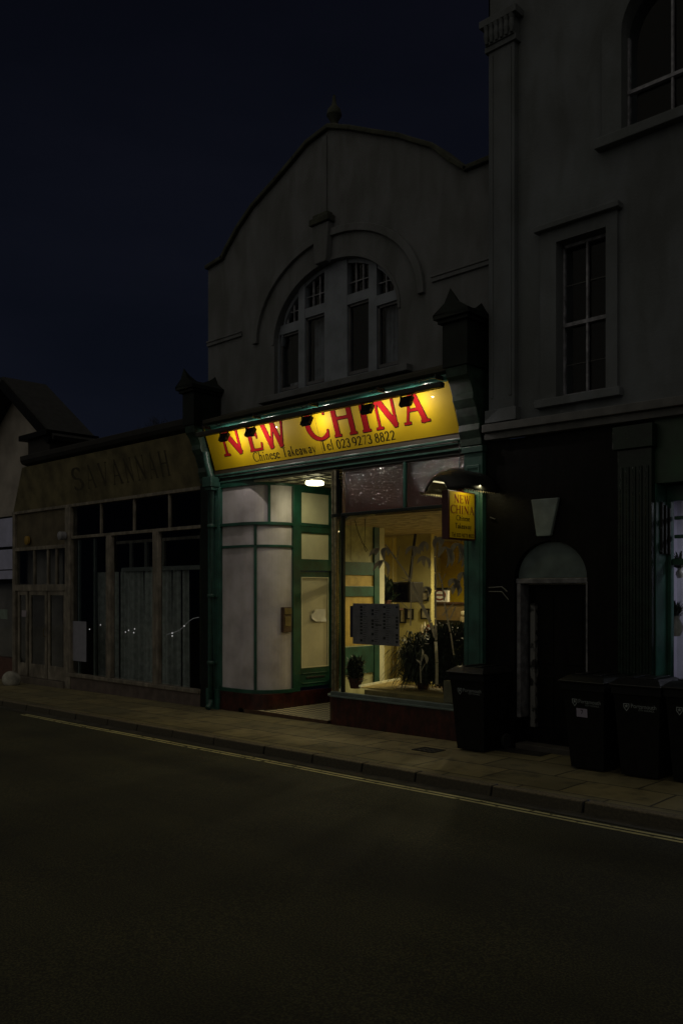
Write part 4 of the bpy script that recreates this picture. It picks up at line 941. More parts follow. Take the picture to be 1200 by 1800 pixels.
for o in [o for o in COL.objects if o.name.startswith('floodlight') and o.type == 'EMPTY']:
    l_ = bpy.data.lights.new('flood_light', 'SPOT'); l_.energy = 7.9; l_.color = (1, .90, .80); l_.spot_size = radians(180); l_.spot_blend = .12; l_.shadow_soft_size = .012
    lo = bpy.data.objects.new('flood_light', l_); COL.objects.link(lo); lo.parent = o; lo.location = (0, .065, -.115)
    lo.rotation_euler = Vector((0, .96, -.27)).to_track_quat('-Z', 'Y').to_euler()

# downpipe on the left
DP = empty('downpipe', (-12.3, -.14, gz(-12)), 'round green cast iron downpipe left of the shopfront', 'downpipe')
xp = P(371, 1000, -.15).x
MB().tube([(xp-.06, -.22, 4.40), (xp-.04, -.20, 4.2), (xp, -.15, 3.98)], .06, 12).build('swan_neck', pipe_m, DP, smooth=True)
MB().tube([(xp, -.15, 3.9), (xp, -.15, .15), (xp+.01, -.17, .06), (xp+.02, -.24, .0)], .052, 14).build('pipe', pipe_m, DP, smooth=True)
MB().box(xp-.13, xp+.12, -.24, -.06, 3.80, 3.97).box(xp-.10, xp+.09, -.21, -.08, 3.74, 3.80).build('hopper', pipe_m, DP, bev=.008)
for z in (.75, 1.9, 3.1): MB().lathe((xp, -.15, z), [(.06, 0), (.068, .01), (.068, .05), (.06, .06)], 14).box(xp-.09, xp+.09, -.11, -.08, z+.01, z+.05).build('collar', pipe_m, DP, smooth=True)

# ================================================================== hanging sign
HS = empty('hanging_sign', (-6.6, -.3, 2.6), 'double sided yellow projecting sign reading NEW CHINA under a dark scalloped canopy', 'sign')
hx0, hx1 = -6.66, -6.56; ha, hb = PX(787, 900, hx1).y, PX(835, 900, hx1).y; hz0, hz1 = 2.655, 3.25
hz0, hz1 = PX(810, 949, hx1).z, PX(810, 864, hx1).z
MB().box(hx0, hx1, ha, hb, hz0, hz1).build('case', mat('sign_case', (.06, .012, .012), .45), HS, bev=.005)
for xx, s_ in ((hx1+.002, 1), (hx0-.002, -1)):
    MB().box(xx-.002, xx+.002, ha+.03, hb-.03, hz0+.02, hz1-.012).build('face', board_y, HS)
    HH = hz1-hz0; W_ = hb-ha
    for txt, a, b, zb, ch, mtl in (('NEW', .20, .82, .755, .17, red_l), ('CHINA', .08, .95, .535, .17, red_l), ('Chinese', .28, .78, .40, .105, black_l), ('Takeaway', .24, .84, .235, .105, black_l), ('Tel 023 9273 8822', .12, .94, .06, .085, black_l)):
        if s_ > 0: fn = lambda X, v, zb=zb, ch=ch: Vector((hx1+.0055, X, hz0+HH*(zb+v*ch)))
        else: fn = lambda X, v, zb=zb, ch=ch: Vector((hx0-.0055, ha+hb-X, hz0+HH*(zb+v*ch)))
        md = mat('maroon', (.16, .01, .01), .4) if 'maroon' not in MATS else MATS['maroon']
        text_mesh(MB(), txt, fn, ha+W_*a, ha+W_*b, .05, grow=.006 if ch > .15 else .012, res=18).build('lettering', md if mtl is red_l else black_l, HS)
# canopy: swept hood with scalloped edges on both sides
cn = MB(); vs = []; ny_ = 14
prof = [(-.36, -.0), (-.33, .07), (-.24, .17), (-.12, .235), (0, .25), (.12, .235), (.24, .17), (.33, .07), (.36, 0)]
y0c, y1c = ha-.16, .0
for i in range(ny_+1):
    t = i/ny_; yy = y0c+(y1c-y0c)*t; sc3 = .45+.55*min(1, t*3.0)**.6
    for (dx, dz) in prof: vs.append(((hx0+hx1)/2+dx*sc3*.98, yy, hz1-.01+dz*sc3*1.15))
k = len(prof); cn.add(vs, [(i*k+j, i*k+j+1, (i+1)*k+j+1, (i+1)*k+j) for i in range(ny_) for j in range(k-1)])
cnp = cn.build('canopy', mat('canopy_black', (.008, .008, .007), .55, .4, 9, .3, 30), HS, smooth=True)
sm = cnp.modifiers.new('thick', 'SOLIDIFY'); sm.thickness = .008
sc4 = MB()
for s_ in (-1, 1):
    n_ = 13
    for i in range(n_):
        yy = ha-.06+(hb+.10-ha)*i/n_; x_ = (hx0+hx1)/2+s_*.345
        sc4.prism([(yy+.019+.022*cos(radians(a)), hz1-.008-.028*sin(radians(a))) for a in range(0, 181, 30)], [], x_-.002, x_+.002, 'x')
sc4.build('scalloped_edge', mat('scallop', (.22, .19, .12), .6), cnp)
MB().tube([(hx1+.16, ha+.02, hz1+.13), (hx1+.16, hb, hz1+.13)], .010, 8).build('tube_lamp', tube_e, HS)
MB().tube([(hx0-.16, ha+.02, hz1+.13), (hx0-.16, hb, hz1+.13)], .010, 8).build('tube_lamp', tube_e, HS)
for s_, xx in ((1, hx1+.14), (-1, hx0-.14)):
    l_ = bpy.data.lights.new('sign_tube_light', 'AREA'); l_.shape = 'RECTANGLE'; l_.size = .45; l_.size_y = .03; l_.energy = 2.1; l_.color = (1, .9, .5)
    lo = bpy.data.objects.new('sign_tube_light', l_); COL.objects.link(lo); lo.parent = HS
    lo.location = Vector((xx+s_*.015, (ha+hb)/2, hz1+.10))-Vector(HS['_o']); lo.rotation_euler = (0, radians(s_*22), radians(90)) if False else Vector((-s_*.35, 0, -1)).to_track_quat('-Z', 'X').to_euler()
for z in (hz0+.11, hz1-.10):
    MB().tube([((hx0+hx1)/2, hb, z), ((hx0+hx1)/2, .0, z)], .012, 8).box((hx0+hx1)/2-.05, (hx0+hx1)/2+.05, -.10, -.085, z-.05, z+.05).build('bracket', metal_b, HS)

# ================================================================== left building
Lb = empty('restaurant_building', (-16, .1, 0), 'low dark tan shopfront building with faded SAVANNAH lettering and tall curtained windows', 'building')
lx0, lx1 = -19.75, -12.46
MB().box(-18.75, lx1, .10, 6, 3.84, 4.80).build('wall', mat('left_wall', (.12, .10, .08), .9), Lb)
MB().prism([(-.30, 4.86), (-.34, 4.93), (-.34, 5.03), (.0, 5.10), (.3, 5.10), (.3, 4.80), (-.10, 4.80)], [], -18.75, lx1, 'x').build('cornice', mat('left_cornice', (.010, .009, .007), .8, .4, 4, .3), Lb, bev=.01)
fa = MB().add([(lx0+.0, -.02, 3.86), (lx1, -.02, 3.86), (lx1, -.24, 4.80), (lx0+.9, -.24, 4.80), (lx0+.0, .1, 3.86), (lx1, .1, 3.86), (lx1, .1, 4.80), (lx0+.9, .1, 4.80)],
              [(0, 1, 2, 3), (7, 6, 5, 4), (0, 4, 5, 1), (1, 5, 6, 2), (2, 6, 7, 3), (3, 7, 4, 0)])
fa.build('fascia', tan_f, Lb)
fy = lambda z: -.02-(z-3.86)*.234
lets = [(128, 148), (152, 170), (175, 193), (197, 216), (220, 236), (240, 258), (262, 277), (281, 299)]
sav_l = mat('faded_letters', (.045, .037, .018), .8)
for ch, (a, b) in zip('SAVANNAH', lets):
    xa, xb = P(a, 830, -.12).x, P(b, 820, -.12).x; W, vs, fs = glyph(ch, .0, 24); s5 = (xb-xa)/W
    MB().add([(xa+v[0]*s5, fy(4.12+v[1]*.46)-.004, 4.12+v[1]*.46) for v in vs], fs).build('letter', sav_l, Lb)
MB().box(lx0, lx1, -.06, .06, 3.80, 3.86).build('fascia_moulding', tan, Lb, bev=.006)
# clerestory, transom, window posts
MB().box(-17.10, lx1, -.05, .03, 3.12, 3.18).build('transom', tan, Lb, bev=.005)
for px in (127, 178, 236, 298): 
    x = P(px, 900, -.02).x; MB().box(x-.022, x+.022, -.035, .02, 3.18, 3.80).build('mullion', tan, Lb, bev=.004)
MB().box(-17.1, lx1, .0, .005, 3.18, 3.80).build('clerestory_pane', pane_d, Lb)
for px, hw in ((193, .085), (275.5, .085)):
    x = P(px, 1000, -.04).x; MB().box(x-hw, x+hw, -.08, .03, .27, 3.12).build('window_post', tan, Lb, bev=.01)
x = P(122, 1000, -.04).x; MB().box(x-.12, x+.10, -.08, .1, gz(x), 3.80).build('door_pier', tan, Lb, bev=.01)
for px in (167.5, 140): x = P(px, 1000, .03).x; MB().box(x-.03, x+.03, .01, .06, .27, 3.1).build('window_bar', mat('bar%d' % int(px), (.10, .12, .11), .5), Lb, bev=.004)
MB().box(-17.05, lx1, .005, .01, .30, 3.12).build('window_pane', pane_d, Lb)
MB().box(-17.15, lx1, -.10, .05, .20, .27).build('window_sill', tan, Lb, bev=.008)
MB().box(-17.15, lx1, -.06, .05, -.2, .20).build('stall_riser', mat('left_riser', (.10, .075, .065), .7, .35, 5, .2), Lb)
# inner screen and curtains
MB().box(-16.0, -13.2, .55, .60, 2.42, 2.50).build('inner_rail', mat('inner_rail', (.22, .24, .22), .5), Lb)
for px in (230, 256, 286): x = P(px, 985, .55).x; MB().box(x-.05, x+.05, .55, .60, 2.5, 3.0).build('inner_post', mat('ip%d' % px, (.14, .14, .12), .5), Lb)
MB().box(-16.2, -13.0, .55, .60, 3.0, 3.06).build('inner_rail', tan, Lb)
cu = MB(); n = 420; x0, x1 = P(163, 1100, .5).x, P(345, 1100, .5).x; prev = None; random.seed(4)
for i in range(n+1):
    t = i/n; xx = x0+(x1-x0)*t; gap = (.235 < t < .255) or (.47 < t < .49) or (.74 < t < .765) or (.83 < t < .845)
    yy = .62+.045*sin(t*95)+.02*sin(t*231+1)+.03*sin(t*31)
    if gap and cu.v: cu.build('curtain', curtain, Lb, smooth=True); cu = MB()
    if prev and not gap and t < .90: cu.quad((prev[0], prev[1], .12), (xx, yy, .12), (xx-.01, yy*.5+.31, 2.42), (prev[0]-.01, prev[1]*.5+.31, 2.42))
    prev = (xx, yy)
cu.build('curtain', curtain, Lb, smooth=True)
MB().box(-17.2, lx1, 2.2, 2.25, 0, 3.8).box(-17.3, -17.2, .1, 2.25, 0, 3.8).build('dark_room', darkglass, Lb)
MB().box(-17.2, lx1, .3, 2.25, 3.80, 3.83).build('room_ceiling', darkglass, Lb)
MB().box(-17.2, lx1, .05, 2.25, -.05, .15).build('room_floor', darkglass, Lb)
x = P(350, 1000, .35).x
MB().box(-12.95, lx1, .30, .36, .3, 3.1).build('side_panel', mat('left_side', (.05, .05, .02), .7, .4, 3), Lb)
# door group
Xd0, Xd1 = -19.66, -17.22
MB().box(Xd0, Xd1, .0, .04, 3.02, 3.80).build('upper_panel', mat('upper_panel', (.10, .08, .045), .7, .3, 4), Lb)
MB().box(Xd0-.06, Xd0+.06, -.06, .08, gz(-19), 3.80).build('end_pier', tan, Lb, bev=.01)
MB().box(Xd0, Xd1, -.05, .05, 2.94, 3.02).build('transom', tan, Lb, bev=.005)
MB().box(Xd0, Xd1, -.05, .05, 2.02, 2.16).build('door_head', tan, Lb, bev=.005)
for px in (62, 86, 101): x = P(px, 1000, 0).x; MB().box(x-.035, x+.035, -.03, .03, 2.16, 2.94).build('mullion', tan, Lb, bev=.004)
MB().box(Xd0, Xd1, .0, .006, 2.16, 2.94).build('overlight_pane', pane_d, Lb)
for (a, b) in ((33, 50), (53, 84), (86, 117)):
    xa, xb = P(a, 1100, 0).x, P(b, 1100, 0).x
    d_ = MB().prism([(xa, .06), (xb, .06), (xb, 2.01), (xa, 2.01)], [[(xa+.09, .36), (xa+.09, 1.92), (xb-.09, 1.92), (xb-.09, .36)]], -.02, .03).build('door', tan, Lb, bev=.005)
    MB().box(xa+.09, xb-.09, .0, .005, .36, 1.92).build('pane', pane_d, d_)
    if a == 53: MB().tube([(xb-.05, -.03, 1.0), (xb-.05, -.07, 1.02), (xb-.05, -.07, 1.16), (xb-.05, -.03, 1.18)], .012, 6).build('handle', brass, d_)
MB().box(Xd0, Xd1, -.12, .1, gz(-18)-.05, .05).build('door_step', mat('step', (.12, .10, .08), .8), Lb)
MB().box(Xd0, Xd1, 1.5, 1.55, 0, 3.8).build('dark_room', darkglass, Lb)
c = P(50, 950, -.03); MB().lathe(c, [(.10, 0), (.10, -.05), (.05, -.07)], 16, 'y').build('alarm_box', mat('alarm', (.28, .17, .02), .5), Lb, smooth=True)
c = P(114, 942, -.1); MB().lathe((c.x, c.y, c.z), [(.09, 0), (.09, -.12), (.06, -.14)], 16, 'y').build('round_lamp', mat('roundlamp', (.22, .22, .24), .5), Lb, smooth=True)
# notice sheets on the left shop
x0, x1, z0, z1 = rectY(124.5, 1092, 152.5, 1162, -.005)
tag(MB().box(x0, x1, -.012, -.006, z0, z1).build('notice_sheet', mat('pale_sheet', (.22, .22, .27), .7, .1, 9)), 'large pale blank notice sheet taped inside the dark left shop window', 'notice')
x0, x1, z0, z1 = rectY(39, 1073, 47, 1084, -.03)
tag(MB().box(x0, x1, -.036, -.03, z0, z1).build('door_notice', mat('pale_sheet2', (.30, .26, .30), .7)), 'tiny white notice on the narrow left door pane', 'notice')
# fairy lights inside the left shop
fl = thing('fairy_lights', 'short string of tiny lit bulbs inside the curtained window', 'string lights', P(200, 1110, .5))
wire = []; bl = MB()
for px, py in ((158, 1106), (177, 1098.5), (221, 1111), (226.5, 1108), (237, 1105.5), (235.5, 1112)):
    p = P(px, py, .5); wire.append(p); bl.lathe((p.x, p.y, p.z-.012), [(.006, 0), (.012, .012), (.006, .024)], 8)
bl.build('bulbs', mat('fairy', (.9, .9, .9), .3, emit=(1, .93, .9), es=.55), fl); MB().tube(wire, .003, 5).build('wire', metal_b, fl)
f2 = thing('reflected_strand', 'arc of light reflected in the right hand curtained pane, put in as a glowing strand', 'string lights', P(310, 1110, .48))  # reflection in the glass, put in as a faintly glowing tube
pts = [P(px, py, .48) for px, py in ((292, 1116), (302, 1113), (311, 1110), (317, 1107), (323, 1101), (331, 1093), (340, 1087), (350, 1085))]
MB().tube(pts, .006, 5).build('strand', mat('strand', (.4, .4, .4), .3, emit=(1, .95, .9), es=.05), f2)
b_ = MB()
for px, py in ((303, 1113), (324, 1100.5), (303, 1118)): p = P(px, py, .47); b_.lathe((p.x, p.y, p.z-.01), [(.006, 0), (.014, .012), (.006, .024)], 8)
b_.build('bulbs', MATS['fairy'], f2)  # bright spots of the reflection, put in as small glowing beads

# roof vent pipe / chimney stay on the left roof
c = P(97, 800, 1.0)
# ================================================================== far left gabled house
FH = empty('gabled_house', (-20, .4, 0), 'pale gabled house with dark overhanging roof at the far left', 'building')
gx0, gx1, gap_ = -22.6, -17.9, 6.72
MB().prism([(-22.4, 0), (-18.1, 0), (-18.1, 5.55), (-20.1, 6.95), (-22.4, 5.4)], [], .35, .9).build('wall', mat('far_wall', (.30, .27, .24), .9, .3, 1.5, .3, 20), FH)
def slope(xa, za, xb, zb, y0, y1, t, nm, m):
    d = Vector((xb-xa, 0, zb-za)).normalized(); n_ = Vector((-d.z, 0, d.x)); n_ = n_ if n_.z > 0 else -n_
    A = Vector((xa, y0, za)); B = Vector((xb, y0, zb)); b4 = [A, B, B+Vector((0, y1-y0, 0)), A+Vector((0, y1-y0, 0))]
    return MB().hexa(b4, [v+n_*t for v in b4]).build(nm, m, FH)
slope(-20.1, 7.0, -17.6, 5.30, -.15, .95, .10, 'roof', slate); slope(-20.1, 7.0, -22.8, 5.2, -.15, .95, .10, 'roof', slate)
slope(-20.1, 6.82, -17.75, 5.22, -.2, -.12, .20, 'bargeboard', blackpaint); slope(-20.1, 6.82, -22.6, 5.1, -.2, -.12, .20, 'bargeboard', blackpaint)
c0 = P(50, 745, -.1)
MB().box(-18.75, -17.75, -.15, .9, 4.9, 5.40).build('eaves_box', mat('eaves', (.012, .010, .008), .8), FH, bev=.01)
MB().box(-18.95, -17.65, -.28, 1.0, 5.40, 5.52).build('eaves_gutter', blackpaint, FH, bev=.01)
# white shop sign at far left edge
WS = empty('neighbour_shop', (-20.6, .2, 0), 'dark neighbouring shopfront with stacked pale sign panels at the left edge', 'shopfront')
for k, (a, b) in enumerate(((911, 961), (966, 1001), (1003, 1018))):
    zt, zb_ = P(12, a, 0).z, P(12, b, 0).z; MB().box(-22, -19.80, -.0, .04, zb_, zt).build('sign_panel', signboard_w, WS, bev=.005)
MB().box(-22, -19.76, .05, .3, 2.2, 3.80).build('backing', blackpaint, WS)
MB().box(-22, -19.76, .0, .006, .45, 2.2).build('pane', pane_d, WS)
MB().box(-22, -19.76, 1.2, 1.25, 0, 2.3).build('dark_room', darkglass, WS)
MB().box(-22, -19.76, -.02, .2, -.15, .42).build('stall_riser', mat('ns_riser', (.09, .04, .03), .7), WS)
x0, x1, z0, z1 = rectY(0, 1071, 13.5, 1088, -.01); MB().box(x0, x1, -.012, -.006, z0, z1).build('notice', mat('greenish', (.17, .22, .19), .7), WS)
# pale boulder
st = MB(); c = PZ(20, 1203, gz(-17.7)); nv_ = 14
bm = bmesh.new(); bmesh.ops.create_icosphere(bm, subdivisions=3, radius=.19)
random.seed(2)
from mathutils import noise
for v in bm.verts:
    v.co *= 1+.25*noise.noise(v.co*6); v.co.z = max(v.co.z*.95, -.13); v.co.z += .12
st.add([v.co+Vector((c.x, c.y, gz(c.x))) for v in bm.verts], [tuple(v.index for v in f_.verts) for f_ in bm.faces]); bm.free()
tag(st.build('boulder', stone, smooth=True), 'pale rounded stone on the pavement by the far left shop corner', 'stone')
# bare bush behind the roofline
random.seed(9); tw = MB()
tc_ = Vector((-23.1, 6.6, gz(-23)))
def grow(p, d, L_, r, lv):
    e_ = p+d*L_; tw.tube([p, p+d*L_*.5+Vector((random.uniform(-.04, .04),)*3), e_], [r, r*.8, r*.6], 4, cap=False)
    if lv == 0: return
    for _ in range(4): grow(p+d*L_*random.uniform(.4, 1), (d+Vector((random.uniform(-.8, .8), random.uniform(-.6, .6), random.uniform(-.2, .6)))).normalized(), L_*random.uniform(.55, .8), r*.6, lv-1)
TB = empty('bare_tree', tc_, 'faint bare twiggy tree rising behind the low left roof', 'tree')
grow(tc_, Vector((0, 0, 1)), 6.3, .10, 0)
tw.build('trunk', twig, TB); tw = MB()
for k in range(5): grow(tc_+Vector((0, 0, 6.0)), Vector((random.uniform(-.9, .9), random.uniform(-.5, .5), 1)).normalized(), .72, .030, 4)
tw.build('crown', twig, TB)

# ================================================================== right building
R = empty('stucco_townhouse', (-4.5, .1, 0), 'tall pale stucco townhouse with sash windows over a black painted ground floor', 'building')
rw0 = [(-6.42, 4.12), (1.0, 4.02), (1.0, 12), (-6.42, 12)]
win = [(-5.42, 4.33), (-4.78, 4.33), (-4.78, 6.20), (-5.42, 6.20)]
UX, UA = -4.07, .52
uw = [(UX-UA, 7.22), (UX+UA, 7.22), (UX+UA, 8.35)]+[(UX+UA*cos(pi*i/16), 8.35+.52*sin(pi*i/16)) for i in range(1, 16)]+[(UX-UA, 8.35)]
MB().prism(rw0, [win[::-1], uw[::-1]], 0, .35).build('upper_wall', stucco_r, R)
MB().box(-6.42, -6.40, .0, 8, 4.1, 12).build('side_wall', stucco_r, R)
# giant pilaster
pl3 = MB().box(-6.36, -5.98, -.09, 0, 4.30, 8.85).box(-6.32, -6.29, -.105, -.09, 4.45, 8.8).box(-6.05, -6.02, -.105, -.09, 4.45, 8.8)
pl3.box(-6.40, -5.94, -.12, 0, 4.14, 4.30)
pl3.build('giant_pilaster', stucco_r, R, bev=.006)
cpt = MB().box(-6.40, -5.94, -.12, 0, 8.85, 8.92).box(-6.38, -5.96, -.14, 0, 8.92, 9.15).box(-6.44, -5.90, -.19, 0, 9.15, 9.24)
for k in range(6): cpt.lathe((-6.35+k*.074, -.15, 8.93), [(.02, 0), (.038, .09), (.03, .17), (.045, .22)], 8)
cpt.build('capital', stucco_r, R, bev=.005)
# architraves
def archi(loop_in, d, y0, y1, nm):
    n = len(loop_in); cx = sum(p[0] for p in loop_in)/n; cz = sum(p[1] for p in loop_in)/n
    return nm
xa, xb, za, zb = -5.42, -4.78, 4.33, 6.20
MB().prism([(xa-.22, za-.0), (xb+.14, za-.0), (xb+.14, zb+.16), (xa-.22, zb+.16)], [[(xa, za+.001), (xa, zb), (xb, zb), (xb, za+.001)]], -.05, 0).build('architrave', stucco_r, R, bev=.008)
MB().box(xa-.27, xb+.19, -.13, 0, zb+.16, zb+.23).box(xa-.24, xb+.16, -.09, 0, zb+.23, zb+.26).build('window_hood', stucco_r, R, bev=.01)
MB().box(xa-.27, xb+.19, -.10, .1, za-.10, za-.0).build('window_sill', stucco_r, R, bev=.008)
wf = MB().box(xa, xa+.02, .12, .17, za, zb).box(xb-.02, xb, .12, .17, za, zb).box(xa, xb, .12, .17, zb-.035, zb).box(xa, xb, .12, .17, za, za+.06)
W1 = MB().box(xa, xb, .15, .155, za, zb).build('window', pane_d, R)
wf.box(xa+.02, xb-.02, .10, .16, 5.20, 5.245).box((xa+xb)/2-.012, (xa+xb)/2+.012, .11, .148, za+.06, 5.20).box((xa+xb)/2-.012, (xa+xb)/2+.012, .11, .148, 5.245, zb-.035)
wf.build('sash_frame', white_worn, W1)
MB().box(xa+.02, xb-.02, .14, .148, 5.70, 5.712).box(xa+.02, xb-.02, .14, .148, 4.74, 4.748).build('glazing_bar', mat('gbar', (.06, .06, .06), .6), W1)
MB().prism([(UX-UA-.24, 7.22), (UX+UA+.24, 7.22), (UX+UA+.24, 8.35)]+[(UX+(UA+.24)*cos(pi*i/16), 8.35+.76*sin(pi*i/16)) for i in range(1, 16)]+[(UX-UA-.24, 8.35)], [[(p[0], p[1]+(.001 if p[1] < 7.3 else 0)) for p in uw[::-1]]], -.05, 0).build('architrave', stucco_r, R, bev=.008)
MB().box(UX-UA-.30, UX+UA+.3, -.12, .1, 7.10, 7.22).build('window_sill', stucco_r, R, bev=.01)
W2 = MB().prism(uw, [], .15, .155).build('window', pane_d, R)
MB().box(UX-UA, UX+UA, .10, .16, 7.70, 7.74).box(UX-.012, UX+.012, .11, .148, 7.22, 7.70).box(UX-.012, UX+.012, .11, .148, 7.74, 8.86).box(UX-UA, UX-UA+.02, .11, .17, 7.22, 8.35).box(UX-UA, UX+UA, .11, .17, 7.22, 7.26).build('sash_frame', white_worn, W2)
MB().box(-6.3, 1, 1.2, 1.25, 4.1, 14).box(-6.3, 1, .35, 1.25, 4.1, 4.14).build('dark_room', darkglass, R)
# ground floor cornice + black wall with arched doorway
MB().prism([(-6.42, 4.02), (1, 3.95), (1, 4.05), (-6.42, 4.12)], [], -.16, 0).prism([(-6.42, 3.93), (1, 3.86), (1, 3.949), (-6.42, 4.019)], [], -.10, 0).build('string_course', mat('string_dark', (.10, .10, .10), .8, .3, 4), R, bev=.008)
DX, DA = -5.54, .50
door = [(DX-DA, gz(-5.5)-.05), (DX-DA, 2.16)]+[(DX-DA*cos(pi*i/20), 2.16+.46*sin(pi*i/20)) for i in range(1, 20)]+[(DX+DA, 2.16), (DX+DA, gz(-5.5)-.05)]
outl2 = [(-6.46, 3.92), (-6.46, gz(-6.4)-.05)]+door+[(-4.22, gz(-4.2)-.05), (-4.22, 3.92)]
MB().prism(outl2, [], 0, .35).build('ground_wall', blackpaint, R)
MB().box(-4.22, 1.0, .0, .3, 3.2, 3.92).build('shop_fascia', mat('dark_fascia_green', (.010, .04, .016), .45, .5, 3), R)
MB().prism([(-5.765, 3.13), (-5.69, 2.675), (-5.50, 2.675), (-5.39, 3.13)], [], -.05, 0).build('keystone', key_m, R, bev=.008)
# fanlight, frame, door
MB().prism([(DX-DA+.02, 2.17)]+[(DX-(DA-.02)*cos(pi*i/20), 2.17+.44*sin(pi*i/20)) for i in range(1, 20)]+[(DX+DA-.02, 2.17)], [], .07, .10).build('fanlight', teal_fan, R)
jamb_m = mat('jamb_paint', (.13, .13, .145), .6, .5, 12, .3, 25)
MB().box(DX-DA, DX+DA, .04, .25, 2.10, 2.165).build('door_transom', jamb_m, R, bev=.01)
MB().box(DX-DA+.01, DX-DA+.065, .04, .25, .42, 2.10).build('door_frame', jamb_m, R, bev=.008)
MB().box(DX+DA-.010, DX+DA+.012, -.014, 0, .30, 2.12).build('door_bead', jamb_m, R, bev=.003)
MB().box(DX-DA+.13, DX-DA+.20, .16, .25, .30, 1.85).build('door_jamb', flake, R, bev=.006)
dd = MB().box(DX-DA+.05, DX+DA-.03, .235, .28, 0, 2.09)
for (a, b, c, d) in ((.15, .42, .3, .95), (.55, .82, .3, .95), (.15, .42, 1.1, 1.95), (.55, .82, 1.1, 1.95)): dd.box(DX-DA+a, DX-DA+b, .225, .235, c, d)
dd.build('front_door', blackpaint, R, bev=.01)
MB().box(DX-DA, DX+DA, .02, .30, gz(-5.5)-.05, .10).build('door_step', mat('step2', (.05, .045, .04), .8), R, bev=.01)
# fluted dark pilasters left of the green shop
pf = MB()
for (a, b) in ((-4.62, -4.22),):
    pf.box(a, b, -.08, 0, gz(-4)-.05, 3.6)
    for k in range(5): xx = a+.05+k*.075; pf.tube([(xx, -.08, .45), (xx, -.08, 3.4)], .022, 8)
    pf.box(a-.04, b+.03, -.13, 0, gz(-4)-.05, .40).box(a-.04, b+.03, -.13, 0, 3.6, 3.86)
pf.build('dark_pilaster', mat('pilaster_green_black', (.005, .014, .008), .25, .5, 6, .1, spec=.3), R, bev=.006)
# bolts/cable near hanging sign
cb_ = MB().tube([(-6.38, -.03, 2.95), (-6.30, -.03, 2.92)], .012, 6).build('bolt', MATS['rubber'], R); cb_ = MB().tube([(-6.40, -.03, 2.05), (-6.2, -.03, 2.06), (-6.12, -.03, 2.0)], .010, 6).tube([(-6.40, -.03, 2.0), (-6.2, -.035, 2.0), (-6.1, -.035, 1.9)], .008, 6)
cb_.build('cable', mat('cable_grey', (.08, .08, .07), .3), R)

# ================================================================== green shop at the right edge
GS = empty('green_shopfront', (-3.5, .4, 0), 'green framed shopfront with a cool lit window at the right edge', 'shopfront')
RX = -4.205; yw = .30
MB().box(RX-.015, RX, 0.005, yw+.1, gz(-4)-.05, 3.2).build('reveal', green_w, GS)
MB().box(RX, RX+.05, yw-.02, yw+.06, .5, 3.1).build('frame', green, GS, bev=.008)
MB().box(RX, 1.0, yw-.03, yw+.08, 3.02, 3.2).build('head_rail', green_d, GS, bev=.008)
for z in (2.83, 2.62): MB().box(RX+.08, 1.0, yw-.01, yw+.05, z-.02, z+.02).build('glazing_bar', green_d, GS, bev=.004)
MB().box(RX+.06, 1.0, yw-.02, yw+.06, 2.30, 2.37).build('transom', green_d, GS, bev=.006)
MB().box(RX, 1.0, yw-.05, yw+.1, .0, .62).build('stall_riser', green_w, GS, bev=.006)
MB().box(RX+.1, 1.0, yw+.02, yw+.025, .62, 3.02).build('window', pane, GS)
sb = MB()
for k in range(3): sb.box(RX+.003, RX+.03+.012*k, .10+k*.07, .13+k*.07, 2.42, 3.0-.03*k)
sb.box(RX+.003, RX+.02, .08, .32, 2.70, 2.72).box(RX+.003, RX+.02, .08, .32, 2.44, 2.46)
sb.build('folded_shutter', metal_b, GS, bev=.004)
ci = MB().box(RX-.3, 1, 2.6, 2.65, 0, 3.2).box(RX-.3, 1, .5, 2.6, 3.18, 3.22).box(RX-.3, RX-.26, .5, 2.6, 0, 3.2).box(RX-.3, 1, .5, 2.6, -.02, .04)
ci.build('room', shop_w, GS)
l_ = bpy.data.lights.new('neighbour_light', 'AREA'); l_.shape = 'RECTANGLE'; l_.size = 1.6; l_.size_y = .3; l_.energy = 14; l_.color = (.86, .88, 1.0)
lo = bpy.data.objects.new('neighbour_light', l_); COL.objects.link(lo); lo.parent = GS; lo.location = Vector((-2.6, 1.4, 3.1))-Vector(GS['_o'])
MB().box(-3.4, -1.8, 1.3, 1.5, 3.11, 3.17).build('ceiling_fitting', mat('cool_tube', (.8, .8, .8), .4, emit=(.85, .87, 1), es=1.5), GS)
SHF = empty('shelf_unit', (-3.4, .9, 0), 'open shelves behind the cool lit window with a blue base panel', 'shelves')
MB().box(-4.1, -2.6, .62, .66, .62, 1.35).build('base_panel', blue_c, SHF)
for z in (2.02, 1.86): MB().box(-4.1, -2.6, .75, 1.1, z-.012, z+.012).build('shelf', brown, SHF)
MB().box(-3.99, -3.97, .74, .76, 1.3, 2.3).build('upright', metal_b, SHF)
def vase(px, py, yy, h, r, label, fl=True, seed=1):
    c = P(px, py, yy); t = thing('vase', label, 'vase', c)
    MB().lathe(c, [(r*.6, 0), (r, h*.35), (r*.9, h*.6), (r*.5, h*.85), (r*.6, h)], 18).build('body', vase_m, t, smooth=True)
    random.seed(seed); f_ = MB()
    for i in range(60):
        a = random.uniform(0, 6.28); el = random.uniform(.3, 1.4); blade(f_, c+Vector((0, 0, h*.9)), (cos(a)*cos(el), sin(a)*cos(el), sin(el)), .22, .03, .5, 4)
    f_.build('stems', leaf_d, t)
vase(1194, 1016, .90, .12, .05, 'small white vase of dark stems on the upper shelf', seed=3)
vase(1186, 1118, .80, .24, .09, 'larger pale vase of dark stems above the blue panel', seed=6)

